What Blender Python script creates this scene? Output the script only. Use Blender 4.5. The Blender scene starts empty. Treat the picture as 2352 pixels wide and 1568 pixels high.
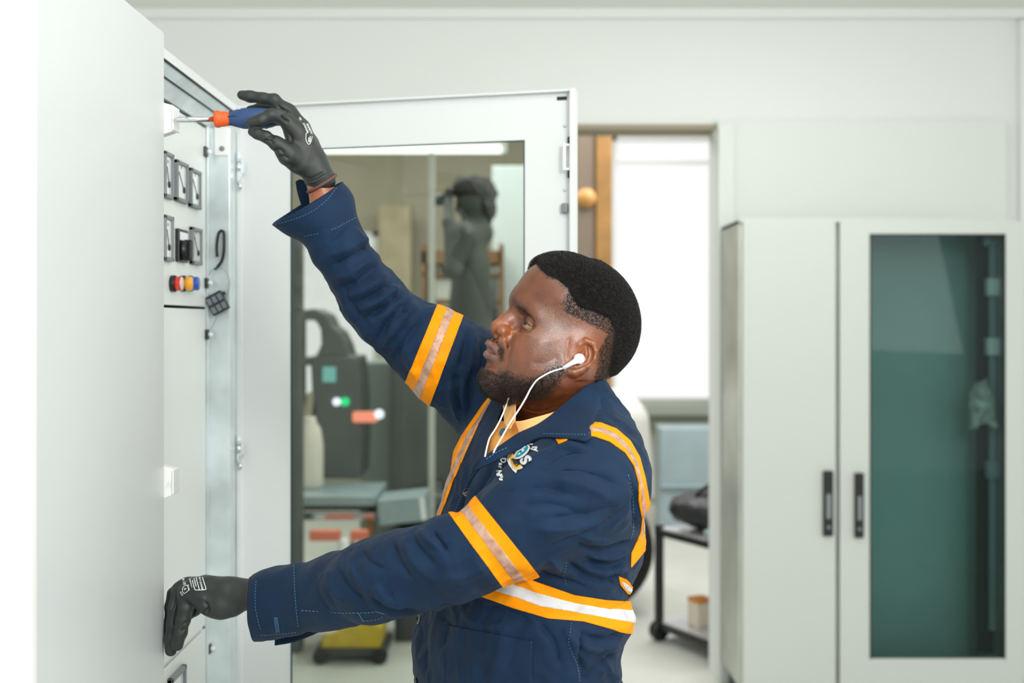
import bpy, bmesh, math, random, os
import numpy as np
from mathutils import Vector, Matrix
from mathutils.bvhtree import BVHTree
rng = np.random.default_rng(7); random.seed(7)
PI = math.pi
SC = bpy.context.scene
COL = SC.collection
# ---------------------------------------------------------------- camera, world, lights, exposure
F = 2613.0; CX = 1176.0; HY = 740.0; ZC = 1.55           # focal length in pixels, horizon row, camera height
cd = bpy.data.cameras.new('camera'); cam = bpy.data.objects.new('camera', cd); COL.objects.link(cam)
cam.location = (0, 0, ZC); cam.rotation_euler = (PI/2, 0, 0)
cd.sensor_fit = 'HORIZONTAL'; cd.sensor_width = 36.0; cd.lens = 36.0*F/2352
cd.shift_y = (HY-784.0)/2352
cd.clip_start = 0.05; cd.clip_end = 200
cd.dof.use_dof = True; cd.dof.focus_distance = 1.82; cd.dof.aperture_fstop = 2.9
SC.camera = cam
w = bpy.data.worlds.new('sky'); SC.world = w; w.use_nodes = True
bg = w.node_tree.nodes['Background']; bg.inputs[0].default_value = (0.99, 1.0, 0.99, 1); bg.inputs[1].default_value = 0.66
SC.view_settings.view_transform = 'Standard'; SC.view_settings.look = 'None'
SC.view_settings.gamma = 1.0; SC.view_settings.use_curve_mapping = False
SC.view_settings.exposure = 0.66
def area(name, loc, target, sx, sy, power, color=(1,1,1)):
    l = bpy.data.lights.new(name, 'AREA'); l.shape = 'RECTANGLE'; l.size = sx; l.size_y = sy; l.energy = power; l.color = color
    o = bpy.data.objects.new(name, l); COL.objects.link(o); o.location = loc
    o.rotation_euler = (Vector(target)-Vector(loc)).to_track_quat('-Z', 'Y').to_euler(); return o
area('window_light', (1.0, -0.5, 2.45), (0.05, 1.9, 1.55), 0.8, 0.8, 27, (1.0, 0.985, 0.96))  # unseen key light, placed to give the skin highlights
area('ceiling_lamp_light', (0.2, 1.2, 2.88), (0.2, 1.6, 0), 1.6, 1.2, 9)  # unseen overhead area light, added to light walls and cabinets
area('ceiling_lamp_light', (0.3, 2.5, 2.75), (0.1, 4.9, 2.0), 2.6, 0.6, 7)  # added light aimed at the back wall to brighten it
area('side_window_light', (2.3, 1.7, 2.0), (-0.66, 2.3, 1.3), 1.6, 1.3, 9)  # fill added at the right to brighten the cabinet interior
area('ceiling_lamp_light', (0.9, 3.9, 2.86), (0.9, 3.9, 0), 1.2, 0.3, 4)  # added overhead light for the rear of the room
area('workshop_light', (-1.2, 7.2, 3.4), (-1.0, 7.6, 0), 2.4, 2.0, 78)  # two area lights added to brighten the workshop
area('workshop_light', (1.3, 6.6, 3.4), (1.2, 7.6, 0), 1.6, 2.0, 82)

# ---------------------------------------------------------------- helpers
def W(px, py, Y): return Vector(((px-CX)/F*Y, Y, ZC+(HY-py)/F*Y))
def Wn(px, py, Y): return np.array([(px-CX)/F*Y, Y, ZC+(HY-py)/F*Y])
def proj(V): return np.stack([CX+F*V[:,0]/V[:,1], HY-F*(V[:,2]-ZC)/V[:,1]], 1)
def lin(c):
    c = [x/255.0 for x in c]
    return tuple((x/12.92 if x <= 0.04045 else ((x+0.055)/1.055)**2.4) for x in c)+(1,)
def mat(name, rgb, rough=0.5, metal=0.0, bump=0.0, bscale=200, var=0.0, vscale=6, spec=0.5, sheen=0.0, coat=0.0, trans=0.0, emit=None, estr=1.0, rgb2=None):
    m = bpy.data.materials.new(name); m.use_nodes = True; nt = m.node_tree; b = nt.nodes['Principled BSDF']
    b.inputs['Base Color'].default_value = lin(rgb); b.inputs['Roughness'].default_value = rough
    b.inputs['Metallic'].default_value = metal; b.inputs['Specular IOR Level'].default_value = spec
    b.inputs['Sheen Weight'].default_value = sheen; b.inputs['Coat Weight'].default_value = coat
    b.inputs['Transmission Weight'].default_value = trans
    if emit: b.inputs['Emission Color'].default_value = lin(emit); b.inputs['Emission Strength'].default_value = estr
    if var > 0 or rgb2:
        tc = nt.nodes.new('ShaderNodeTexCoord'); n = nt.nodes.new('ShaderNodeTexNoise'); n.inputs['Scale'].default_value = vscale; n.inputs['Detail'].default_value = 6
        nt.links.new(tc.outputs['Object'], n.inputs['Vector'])
        mx = nt.nodes.new('ShaderNodeMix'); mx.data_type = 'RGBA'
        c = lin(rgb); mx.inputs[6].default_value = c
        mx.inputs[7].default_value = lin(rgb2) if rgb2 else tuple(max(0, x*(1-var)) for x in c[:3])+(1,)
        r = nt.nodes.new('ShaderNodeMapRange'); r.inputs[1].default_value = 0.38; r.inputs[2].default_value = 0.66
        nt.links.new(n.outputs[0], r.inputs[0]); nt.links.new(r.outputs[0], mx.inputs[0]); nt.links.new(mx.outputs[2], b.inputs['Base Color'])
    if bump > 0:
        tc = nt.nodes.new('ShaderNodeTexCoord'); n = nt.nodes.new('ShaderNodeTexNoise'); n.inputs['Scale'].default_value = bscale; n.inputs['Detail'].default_value = 3
        nt.links.new(tc.outputs['Object'], n.inputs['Vector'])
        bp = nt.nodes.new('ShaderNodeBump'); bp.inputs['Strength'].default_value = bump; bp.inputs['Distance'].default_value = 0.001
        nt.links.new(n.outputs[0], bp.inputs['Height']); nt.links.new(bp.outputs[0], b.inputs['Normal'])
    return m
def mesh_np(name, V, T, mats, parent=None, smooth=True, mi=None):
    """numpy vertices (n,3) and faces (list or (m,k) array) -> object"""
    me = bpy.data.meshes.new(name)
    if isinstance(T, np.ndarray):
        k = T.shape[1]; me.vertices.add(len(V)); me.vertices.foreach_set('co', np.asarray(V, np.float32).ravel())
        me.loops.add(T.size); me.loops.foreach_set('vertex_index', T.astype(np.int32).ravel())
        me.polygons.add(len(T)); me.polygons.foreach_set('loop_start', np.arange(0, T.size, k, dtype=np.int32))
        me.update(calc_edges=True); me.validate()
    else:
        me.from_pydata([tuple(v) for v in V], [], T)
    for m in (mats if isinstance(mats, (list, tuple)) else [mats]): me.materials.append(m)
    if smooth: me.polygons.foreach_set('use_smooth', [True]*len(me.polygons))
    if mi is not None: me.polygons.foreach_set('material_index', np.asarray(mi, np.int32))
    me.update()
    o = bpy.data.objects.new(name, me); COL.objects.link(o); o.parent = parent
    return o
def tag(o, label=None, cat=None, group=None, kind=None):
    if label: o['label'] = label
    if cat: o['category'] = cat
    if group: o['group'] = group
    if kind: o['kind'] = kind
    return o
def empty(name, loc, label, cat, group=None, rz=0):
    o = bpy.data.objects.new(name, None); COL.objects.link(o); o.location = loc; o.rotation_euler = (0,0,rz); o.empty_display_size = 0.05
    return tag(o, label, cat, group)
def adopt(o, root):
    """parent o to root while its mesh stays where it was built in world space (one level)"""
    o.parent = root
    bpy.context.view_layer.update()
    o.matrix_parent_inverse = root.matrix_world.inverted()
    return o
class MB:
    """collects simple solids in one mesh; coordinates are local to the parent"""
    def __init__(s): s.bm = bmesh.new(); s.m = 0
    def _mi(s, geom):
        for f in geom:
            if isinstance(f, bmesh.types.BMFace): f.material_index = s.m
    def box(s, x0, x1, y0, y1, z0, z1, bev=0.0, M=None, seg=2):
        r = bmesh.ops.create_cube(s.bm, size=1)
        for v in r['verts']: v.co = Vector((x0+(v.co.x+.5)*(x1-x0), y0+(v.co.y+.5)*(y1-y0), z0+(v.co.z+.5)*(z1-z0)))
        vs = r['verts']; fs = set(f for v in vs for f in v.link_faces)
        if bev > 0:
            es = list(set(e for v in vs for e in v.link_edges))
            rr = bmesh.ops.bevel(s.bm, geom=es, offset=bev, segments=seg, affect='EDGES', profile=0.5)
            fs = set(rr['faces']) | set(f for f in fs if f.is_valid); vs = list(set(v for f in fs for v in f.verts))
        for f in fs: f.material_index = s.m
        if M is not None:
            for v in vs: v.co = M @ v.co
        return s
    def tube(s, pts, r, n=12, close=False, caps=True):
        pts = [Vector(p) for p in pts]; N = len(pts); rings = []
        rs = r if isinstance(r, (list, tuple)) else [r]*N
        up = None
        for i, p in enumerate(pts):
            a = pts[(i-1) % N] if (close or i > 0) else p; b = pts[(i+1) % N] if (close or i < N-1) else p
            t = (b-a).normalized()
            if up is None: up = t.orthogonal().normalized()
            up = (up - t*up.dot(t)).normalized(); sd = t.cross(up)
            rings.append([s.bm.verts.new(p + (up*math.cos(2*PI*k/n)+sd*math.sin(2*PI*k/n))*rs[i]) for k in range(n)])
        M = N if close else N-1
        for i in range(M):
            A, B = rings[i], rings[(i+1) % N]
            for k in range(n):
                f = s.bm.faces.new((A[k], A[(k+1) % n], B[(k+1) % n], B[k])); f.material_index = s.m; f.smooth = True
        if caps and not close:
            f = s.bm.faces.new(list(reversed(rings[0]))); f.material_index = s.m
            f = s.bm.faces.new(rings[-1]); f.material_index = s.m
        return s
    def cyl(s, p0, p1, r, n=24, r2=None): return s.tube([p0, p1], [r, r if r2 is None else r2], n)
    def lathe(s, origin, axis, prof, n=32):
        """prof: (distance along axis, radius)"""
        o = Vector(origin); a = Vector(axis).normalized(); u = a.orthogonal().normalized(); v = a.cross(u); rings = []
        for d, r in prof:
            r = max(r, 1e-5)
            rings.append([s.bm.verts.new(o + a*d + (u*math.cos(2*PI*k/n)+v*math.sin(2*PI*k/n))*r) for k in range(n)])
        for A, B in zip(rings, rings[1:]):
            for k in range(n):
                f = s.bm.faces.new((A[k], A[(k+1) % n], B[(k+1) % n], B[k])); f.material_index = s.m; f.smooth = True
        f = s.bm.faces.new(list(reversed(rings[0]))); f.material_index = s.m
        f = s.bm.faces.new(rings[-1]); f.material_index = s.m
        return s
    def prism(s, poly, axis, a0, a1):
        """poly: 2D points; axis 0/1/2 extruded from a0 to a1"""
        def mk(p, a):
            if axis == 0: return (a, p[0], p[1])
            if axis == 1: return (p[0], a, p[1])
            return (p[0], p[1], a)
        A = [s.bm.verts.new(mk(p, a0)) for p in poly]; B = [s.bm.verts.new(mk(p, a1)) for p in poly]; n = len(poly)
        for k in range(n): s.bm.faces.new((A[k], A[(k+1) % n], B[(k+1) % n], B[k])).material_index = s.m
        s.bm.faces.new(list(reversed(A))).material_index = s.m; s.bm.faces.new(B).material_index = s.m
        return s
    def mat(s, i): s.m = i; return s
    def build(s, name, mats, parent=None, bevel=0.0, smooth=False):
        bmesh.ops.recalc_face_normals(s.bm, faces=s.bm.faces[:])
        me = bpy.data.meshes.new(name); s.bm.to_mesh(me); s.bm.free()
        for m in (mats if isinstance(mats, (list, tuple)) else [mats]): me.materials.append(m)
        if smooth: me.polygons.foreach_set('use_smooth', [True]*len(me.polygons))
        o = bpy.data.objects.new(name, me); COL.objects.link(o); o.parent = parent
        if bevel > 0:
            b = o.modifiers.new('bevel', 'BEVEL'); b.width = bevel; b.segments = 2; b.limit_method = 'ANGLE'
        return o
def copy_tree(o, parent=None):
    c = o.copy(); COL.objects.link(c); c.parent = parent
    for ch in o.children: copy_tree(ch, c)
    return c

# ---------------------------------------------------------------- implicit surfaces
class SDF:
    def __init__(s, lo, hi, h):
        s.lo = np.array(lo, float); s.h = h
        s.n = np.ceil((np.array(hi)-s.lo)/h).astype(int)+1
        s.A = np.full(s.n, 1.0, np.float32)
        s.ax = [s.lo[i]+h*np.arange(s.n[i]) for i in range(3)]
    def sub(s, lo, hi):
        a = np.clip(np.floor((np.array(lo)-s.lo)/s.h).astype(int), 0, s.n); b = np.clip(np.ceil((np.array(hi)-s.lo)/s.h).astype(int)+1, 0, s.n)
        sl = tuple(slice(a[i], b[i]) for i in range(3))
        return sl, np.meshgrid(*[s.ax[i][sl[i]] for i in range(3)], indexing='ij')
    def op(s, fn, lo, hi, k=0.0, mode='u'):
        sl, (X, Y, Z) = s.sub(lo, hi)
        if X.size == 0: return
        d = fn(X, Y, Z).astype(np.float32); a = s.A[sl]
        if mode == 'u':
            if k > 0:
                hh = np.maximum(k-np.abs(a-d), 0)/k; s.A[sl] = np.minimum(a, d)-hh*hh*k/4
            else: s.A[sl] = np.minimum(a, d)
        else:                                              # subtract
            if k > 0:
                hh = np.maximum(k-np.abs(a+d), 0)/k; s.A[sl] = np.maximum(a, -d)+hh*hh*k/4
            else: s.A[sl] = np.maximum(a, -d)
    def cone(s, p, q, r1, r2, k=0.0, mode='u'):
        p = np.array(p, float); q = np.array(q, float); m = max(r1, r2)+k+3*s.h
        lo = np.minimum(p, q)-m; hi = np.maximum(p, q)+m; d = q-p; L = max(float(d@d), 1e-12)
        def fn(X, Y, Z):
            t = np.clip(((X-p[0])*d[0]+(Y-p[1])*d[1]+(Z-p[2])*d[2])/L, 0, 1)
            return np.sqrt((X-p[0]-t*d[0])**2+(Y-p[1]-t*d[1])**2+(Z-p[2]-t*d[2])**2)-(r1+(r2-r1)*t)
        s.op(fn, lo, hi, k, mode)
    def ell(s, c, r, k=0.0, mode='u', R=None):
        c = np.array(c, float); r = np.array(r, float); m = r.max()+k+3*s.h
        def fn(X, Y, Z):
            P = [X-c[0], Y-c[1], Z-c[2]]
            if R is not None: P = [R[0, i]*P[0]+R[1, i]*P[1]+R[2, i]*P[2] for i in range(3)]
            k0 = np.sqrt((P[0]/r[0])**2+(P[1]/r[1])**2+(P[2]/r[2])**2); k1 = np.sqrt((P[0]/r[0]**2)**2+(P[1]/r[1]**2)**2+(P[2]/r[2]**2)**2)
            return k0*(k0-1)/np.maximum(k1, 1e-6)
        s.op(fn, c-m, c+m, k, mode)
    def chain(s, pts, k=0.0, mode='u'):
        for a, b in zip(pts, pts[1:]): s.cone(a[:3], b[:3], a[3], b[3], k, mode)
    def mesh(s, relax=1):
        A = s.A; S = A < 0; n = s.n
        C = np.zeros(tuple(n-1), np.uint8)
        for i in (0, 1):
            for j in (0, 1):
                for k in (0, 1): C += S[i:n[0]-1+i, j:n[1]-1+j, k:n[2]-1+k]
        act = (C > 0) & (C < 8); idx = np.full(act.shape, -1, np.int64); ijk = np.argwhere(act); idx[act] = np.arange(len(ijk))
        P = np.zeros((len(ijk), 3)); cnt = np.zeros(len(ijk))
        i, j, k = ijk.T
        corners = [(a, b, c) for a in (0, 1) for b in (0, 1) for c in (0, 1)]
        for c0 in corners:
            for ax in range(3):
                if c0[ax] == 0:
                    c1 = list(c0); c1[ax] = 1
                    v0 = A[i+c0[0], j+c0[1], k+c0[2]]; v1 = A[i+c1[0], j+c1[1], k+c1[2]]
                    m = (v0 < 0) != (v1 < 0); t = np.where(m, v0/np.where(v0 == v1, 1, v0-v1), 0)
                    q = np.tile(np.array(c0, float), (len(ijk), 1)); q[:, ax] = t
                    P[m] += q[m]; cnt[m] += 1
        P = (P/cnt[:, None]+ijk)*s.h+s.lo
        Q = []
        for ax in range(3):
            u, v = (ax+1) % 3, (ax+2) % 3
            sl0 = [slice(1, n[d]-1) for d in range(3)]; sl0[ax] = slice(0, n[ax]-1); sl1 = list(sl0); sl1[ax] = slice(1, n[ax])
            a = S[tuple(sl0)]; b = S[tuple(sl1)]; g = np.argwhere(a != b); off = np.array([1, 1, 1]); off[ax] = 0; g = g+off
            def cell(du, dv):
                c = g.copy(); c[:, u] += du; c[:, v] += dv; return idx[c[:, 0], c[:, 1], c[:, 2]]
            q = np.stack([cell(-1, -1), cell(0, -1), cell(0, 0), cell(-1, 0)], 1)
            fl = ~S[g[:, 0], g[:, 1], g[:, 2]]
            q[fl] = q[fl][:, ::-1]; Q.append(q)
        Q = np.concatenate(Q); Q = Q[(Q >= 0).all(1)]
        for _ in range(relax): P = smooth(P, Q, 0.5)
        return P, Q
def smooth(P, Q, f=0.5, mask=None):
    S = np.zeros_like(P); c = np.zeros(len(P)); m = Q.shape[1]
    for a in range(m):
        b = (a+1) % m
        for x, y in ((a, b), (b, a)):
            for d in range(3): S[:, d] += np.bincount(Q[:, x], P[Q[:, y], d], len(P))
            c += np.bincount(Q[:, x], minlength=len(P))
    N = S/np.maximum(c, 1)[:, None]
    w = f if mask is None else f*mask[:, None]
    return P*(1-w)+N*w
def normals(P, Q):
    a, b, c = P[Q[:, 0]], P[Q[:, 1]], P[Q[:, 2]]
    n = np.cross(b-a, c-a)
    if Q.shape[1] == 4: n = n+np.cross(c-a, P[Q[:, 3]]-a)
    N = np.zeros_like(P)
    for k in range(Q.shape[1]):
        for d in range(3): N[:, d] += np.bincount(Q[:, k], n[:, d], len(P))
    return N/np.maximum(np.linalg.norm(N, axis=1), 1e-12)[:, None]
def tris(Q): return np.concatenate([Q[:, [0, 1, 2]], Q[:, [0, 2, 3]]]) if Q.shape[1] == 4 else Q
def clip(V, T, f):
    """keep f>0 of a triangle mesh, cut through the triangles; extra vertex columns ride along"""
    s = f > 0; n = s[T].sum(1); keep = T[n == 3]; out = [keep]; newV = []; cnt = len(V)
    for want in (1, 2):
        t = T[n == want]
        if len(t) == 0: continue
        m = s[t] if want == 1 else ~s[t]
        r = m.argmax(1); a = t[np.arange(len(t)), r]; b = t[np.arange(len(t)), (r+1) % 3]; c = t[np.arange(len(t)), (r+2) % 3]
        tab = (f[a]/(f[a]-f[b]))[:, None]; tac = (f[a]/(f[a]-f[c]))[:, None]
        P1 = V[a]+(V[b]-V[a])*tab; P2 = V[a]+(V[c]-V[a])*tac
        i1 = cnt+np.arange(len(t)); i2 = i1+len(t); newV += [P1, P2]; cnt += 2*len(t)
        if want == 1: out.append(np.stack([a, i1, i2], 1))
        else: out.append(np.stack([i1, b, c], 1)); out.append(np.stack([i1, c, i2], 1))
    V2 = np.concatenate([V]+newV) if newV else V; T2 = np.concatenate(out)
    u, inv = np.unique(T2, return_inverse=True)
    return V2[u], inv.reshape(T2.shape)
def poly_sd(P, poly):
    """signed distance, positive inside"""
    poly = np.array(poly, float); x, y = P[:, 0], P[:, 1]; d = np.full(len(P), 1e9); ins = np.zeros(len(P), bool)
    for a, b in zip(poly, np.roll(poly, -1, 0)):
        e = b-a; t = np.clip(((x-a[0])*e[0]+(y-a[1])*e[1])/max(e@e, 1e-9), 0, 1)
        d = np.minimum(d, np.hypot(x-a[0]-t*e[0], y-a[1]-t*e[1]))
        c = (a[1] > y) != (b[1] > y)
        with np.errstate(divide='ignore', invalid='ignore'):
            xi = a[0]+(y-a[1])*e[0]/(e[1] if e[1] != 0 else 1e-9)
        ins ^= c & (x < xi)
    return np.where(ins, d, -d)
def line_d(P, pts):
    x, y = P[:, 0], P[:, 1]; d = np.full(len(P), 1e9); tt = np.zeros(len(P)); pts = np.array(pts, float); L = np.r_[0, np.cumsum(np.hypot(*np.diff(pts, axis=0).T))]
    for i, (a, b) in enumerate(zip(pts, pts[1:])):
        e = b-a; t = np.clip(((x-a[0])*e[0]+(y-a[1])*e[1])/max(e@e, 1e-9), 0, 1); dd = np.hypot(x-a[0]-t*e[0], y-a[1]-t*e[1])
        m = dd < d; d[m] = dd[m]; tt[m] = (L[i]+t[m]*(L[i+1]-L[i]))/L[-1]
    return d, tt
def solid(V, T, th, N=None):
    """thicken an open triangle patch outward into a closed sheet"""
    N = normals(V, T) if N is None else N; n = len(V)
    E = np.concatenate([T[:, [0, 1]], T[:, [1, 2]], T[:, [2, 0]]]); key = np.sort(E, 1); _, inv, c = np.unique(key, axis=0, return_inverse=True, return_counts=True)
    inv = inv.ravel(); B = E[c[inv] == 1]
    return np.concatenate([V+N*th, V]), np.concatenate([T, T[:, ::-1]+n, np.stack([B[:, 1], B[:, 0], B[:, 0]+n], 1), np.stack([B[:, 1], B[:, 0]+n, B[:, 1]+n], 1)])
def catmull(pts, n):
    P = np.array(pts, float); m = len(P); t = np.linspace(0, m-1, n); i = np.clip(t.astype(int), 0, m-2); u = (t-i)[:, None]
    p0 = P[np.maximum(i-1, 0)]; p1 = P[i]; p2 = P[i+1]; p3 = P[np.minimum(i+2, m-1)]
    return 0.5*((2*p1)+(-p0+p2)*u+(2*p0-5*p1+4*p2-p3)*u**2+(-p0+3*p1-3*p2+p3)*u**3)
def noise3(P, sc, seed=0):
    """smooth value noise in -1..1"""
    r = np.random.default_rng(seed).random((32, 32, 32))*2-1; q = P/sc+100.3; i = np.floor(q).astype(int); f = q-i; f = f*f*(3-2*f); o = 0
    for a in (0, 1):
        for b in (0, 1):
            for c in (0, 1):
                o = o+r[(i[:, 0]+a) % 32, (i[:, 1]+b) % 32, (i[:, 2]+c) % 32]*np.where(a, f[:, 0], 1-f[:, 0])*np.where(b, f[:, 1], 1-f[:, 1])*np.where(c, f[:, 2], 1-f[:, 2])
    return o
def bvh(V, T): return BVHTree.FromPolygons([tuple(v) for v in V], [tuple(int(i) for i in t) for t in T])
CAMP = Vector((0, 0, ZC))
def hit(tree, px, py):
    d = (W(px, py, 1.0)-CAMP).normalized(); r = tree.ray_cast(CAMP, d)
    return (r[0], r[1]) if r[0] is not None else (None, None)
def text2d(s, size=1.0, bold=0.0, shear=0.0):
    cu = bpy.data.curves.new('t', 'FONT'); cu.body = s; cu.size = size; cu.offset = bold; cu.shear = shear; cu.align_x = 'CENTER'; cu.align_y = 'CENTER'; cu.resolution_u = 3
    o = bpy.data.objects.new('t', cu); COL.objects.link(o); bpy.context.view_layer.update()
    me = o.evaluated_get(bpy.context.evaluated_depsgraph_get()).to_mesh()
    v = [(q.co.x, q.co.y) for q in me.vertices]; f = [tuple(p.vertices) for p in me.polygons]
    bpy.data.objects.remove(o); bpy.data.curves.remove(cu); return v, f
class Decal:
    """thin raised marks laid on a surface"""
    def __init__(s, tree, off=0.0008): s.t = tree; s.o = off; s.V = []; s.F = []; s.mi = []; s.lastd = 1.8
    def pt(s, px, py, off=None):
        h, n = hit(s.t, px, py)
        if h is None: return W(px, py, s.lastd)
        s.lastd = h.y; off = s.o if off is None else off
        if n.dot(h-CAMP) > 0: n = -n
        return h+n*off
    def add(s, pts, faces, m=0, off=None):
        b = len(s.V); s.V += [s.pt(x, y, off) for x, y in pts]; s.F += [tuple(i+b for i in f) for f in faces]; s.mi += [m]*len(faces)
    def poly(s, pts, m=0, off=None): s.add(pts, [tuple(range(len(pts)))], m, off)
    def strip(s, A, B, n, k=2, m=0, off=None):
        A = catmull(A, n); B = catmull(B, n); pts = [tuple(A[i]+(B[i]-A[i])*j/(k-1)) for i in range(n) for j in range(k)]
        s.add(pts, [(i*k+j, i*k+j+1, (i+1)*k+j+1, (i+1)*k+j) for i in range(n-1) for j in range(k-1)], m, off)
    def line(s, pts, wd, n=24, m=0, off=None, curved=True):
        P = catmull(pts, n) if curved else np.array([np.array(pts[i])+(np.array(pts[i+1])-np.array(pts[i]))*t for i in range(len(pts)-1) for t in np.linspace(0, 1, max(2, n//(len(pts)-1)))])
        T = np.gradient(P, axis=0); N = np.stack([-T[:, 1], T[:, 0]], 1); N /= np.maximum(np.linalg.norm(N, axis=1), 1e-9)[:, None]
        s.strip2(P+N*wd/2, P-N*wd/2, m, off)
    def strip2(s, A, B, m, off):
        n = len(A); pts = [p for i in range(n) for p in (tuple(A[i]), tuple(B[i]))]
        s.add(pts, [(2*i, 2*i+1, 2*i+3, 2*i+2) for i in range(n-1)], m, off)
    def dash(s, pts, wd, dash=5, gap=3.5, m=0, off=None):
        P = catmull(pts, 200); L = np.r_[0, np.cumsum(np.hypot(*np.diff(P, axis=0).T))]; d = 0
        while d+dash < L[-1]:
            a = np.array([np.interp(d, L, P[:, 0]), np.interp(d, L, P[:, 1])]); b = np.array([np.interp(d+dash, L, P[:, 0]), np.interp(d+dash, L, P[:, 1])])
            n = np.array([-(b-a)[1], (b-a)[0]]); n = n/max(np.hypot(*n), 1e-9)*wd/2
            s.poly([tuple(a+n), tuple(b+n), tuple(b-n), tuple(a-n)], m, off); d += dash+gap
    def text(s, string, c, ux, uy, size=1.0, bold=0.0, m=0, off=None, shear=0.0):
        v, f = text2d(string, size, bold, shear); s.add([(c[0]+x*ux[0]+y*uy[0], c[1]+x*ux[1]+y*uy[1]) for x, y in v], f, m, off)
    def build(s, name, mats, parent, th=0.0006):
        o = mesh_np(name, s.V, s.F, mats, None, False, s.mi); o.parent = parent
        if th:
            so = o.modifiers.new('thick', 'SOLIDIFY'); so.thickness = th; so.offset = 0
        return o
# ---------------------------------------------------------------- materials
M_wall = mat('wall_paint', (226,229,226), 0.7, bump=0.15, bscale=60)
M_cream = mat('cream_paint', (218,223,217), 0.6)
M_ceil = mat('ceiling_paint', (228,231,224), 0.8)
M_floor = mat('concrete_floor', (204,206,197), 0.5, bump=0.3, bscale=30, var=0.12, vscale=2.0)
M_cab = mat('powder_coat', (227,231,231), 0.30, bump=0.25, bscale=900)
M_cabin = mat('powder_coat_inner', (228,234,230), 0.28, bump=0.2, bscale=700)
M_cabn = mat('powder_coat_dull', (212,217,217), 0.32, bump=0.25, bscale=900)  # same coat as the open cabinet, darkened to offset the strong light here
M_cab2 = mat('powder_coat_grey', (201,206,200), 0.45, bump=0.2, bscale=500)
M_galv = mat('galvanised_steel', (224,235,237), 0.30, metal=0.25, var=0.25, vscale=9)
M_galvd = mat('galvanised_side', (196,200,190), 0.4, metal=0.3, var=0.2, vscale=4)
M_chrome = mat('chrome', (225,225,230), 0.12, metal=1.0)
M_black = mat('black_plastic', (22,25,26), 0.35)
M_dark = mat('dark_gasket', (40,48,48), 0.6)
M_grey = mat('grey_plastic', (128,136,138), 0.45)
M_white = mat('white_plastic', (240,242,240), 0.3)
M_glassp = mat('meter_face', (236,240,238), 0.08, coat=1.0)
M_red = mat('red_lens', (214,52,30), 0.25, coat=0.6)
M_yel = mat('amber_lens', (246,168,20), 0.25, coat=0.6)
M_blu = mat('blue_lens', (20,78,180), 0.25, coat=0.6)
M_lensw = mat('lens_cap', (222,196,184), 0.25)
M_teal = mat('teal_panel', (168,198,196), 0.5, var=0.15, vscale=1.5)
M_perf = mat('dark_rail', (38,52,54), 0.5)
M_wood = mat('timber', (158,116,58), 0.55, var=0.35, vscale=5)
M_brown = mat('brown_shelf', (134,98,62), 0.6, var=0.3, vscale=3)
M_beige = mat('workshop_wall_paint', (170,164,142), 0.8, var=0.12, vscale=1.2)
M_gdark = mat('machine_grey', (92,100,97), 0.5, var=0.25, vscale=3)
M_vdark = mat('machine_black', (44,50,48), 0.5)
M_bluegrey = mat('blue_grey_paint', (150,168,172), 0.4, var=0.1)
M_sill = mat('grey_green_sill', (150,158,146), 0.6)
M_yellow = mat('yellow_paint', (196,168,26), 0.45, var=0.2, vscale=20)
M_tyre = mat('tyre_rubber', (26,26,26), 0.85)
M_rubred = mat('orange_red_paint', (226,120,92), 0.4)
M_carton = mat('carton', (226,214,196), 0.7)
M_orange = mat('orange_card', (222,140,50), 0.6)
def glass(name, tint, refl=1.0, fres=1.45, base=0.0):
    m = bpy.data.materials.new(name); m.use_nodes = True; nt = m.node_tree; nt.nodes.clear()
    o = nt.nodes.new('ShaderNodeOutputMaterial'); t = nt.nodes.new('ShaderNodeBsdfTransparent'); t.inputs[0].default_value = lin(tint)
    g = nt.nodes.new('ShaderNodeBsdfGlossy'); g.inputs['Roughness'].default_value = 0.02; g.inputs[0].default_value = (refl, refl, refl, 1)
    f = nt.nodes.new('ShaderNodeFresnel'); f.inputs[0].default_value = fres
    x = nt.nodes.new('ShaderNodeMixShader')
    if base > 0:
        a = nt.nodes.new('ShaderNodeMath'); a.operation = 'ADD'; a.inputs[1].default_value = base; nt.links.new(f.outputs[0], a.inputs[0]); nt.links.new(a.outputs[0], x.inputs[0])
    else: nt.links.new(f.outputs[0], x.inputs[0])
    nt.links.new(t.outputs[0], x.inputs[1]); nt.links.new(g.outputs[0], x.inputs[2]); nt.links.new(x.outputs[0], o.inputs[0]); return m
M_glass = glass('smoked_glass', (232,236,232), 1.0, 1.28, 0.0)
M_glass2 = glass('cabinet_glass', (214,228,226), 0.8, 1.3, 0.0)
def emis(name, rgb, s):
    return mat(name, (20,20,20), emit=rgb, estr=s)
M_tube = emis('lit_tube', (245,255,238), 1.6)
M_green = emis('green_lamp', (0,214,130), 1.1)
M_wled = emis('white_lamp', (232,236,255), 1.3)
M_cyan = emis('screen_teal', (130,200,190), 0.6)
M_redl = emis('red_lamp', (255,150,120), 0.9)

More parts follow.
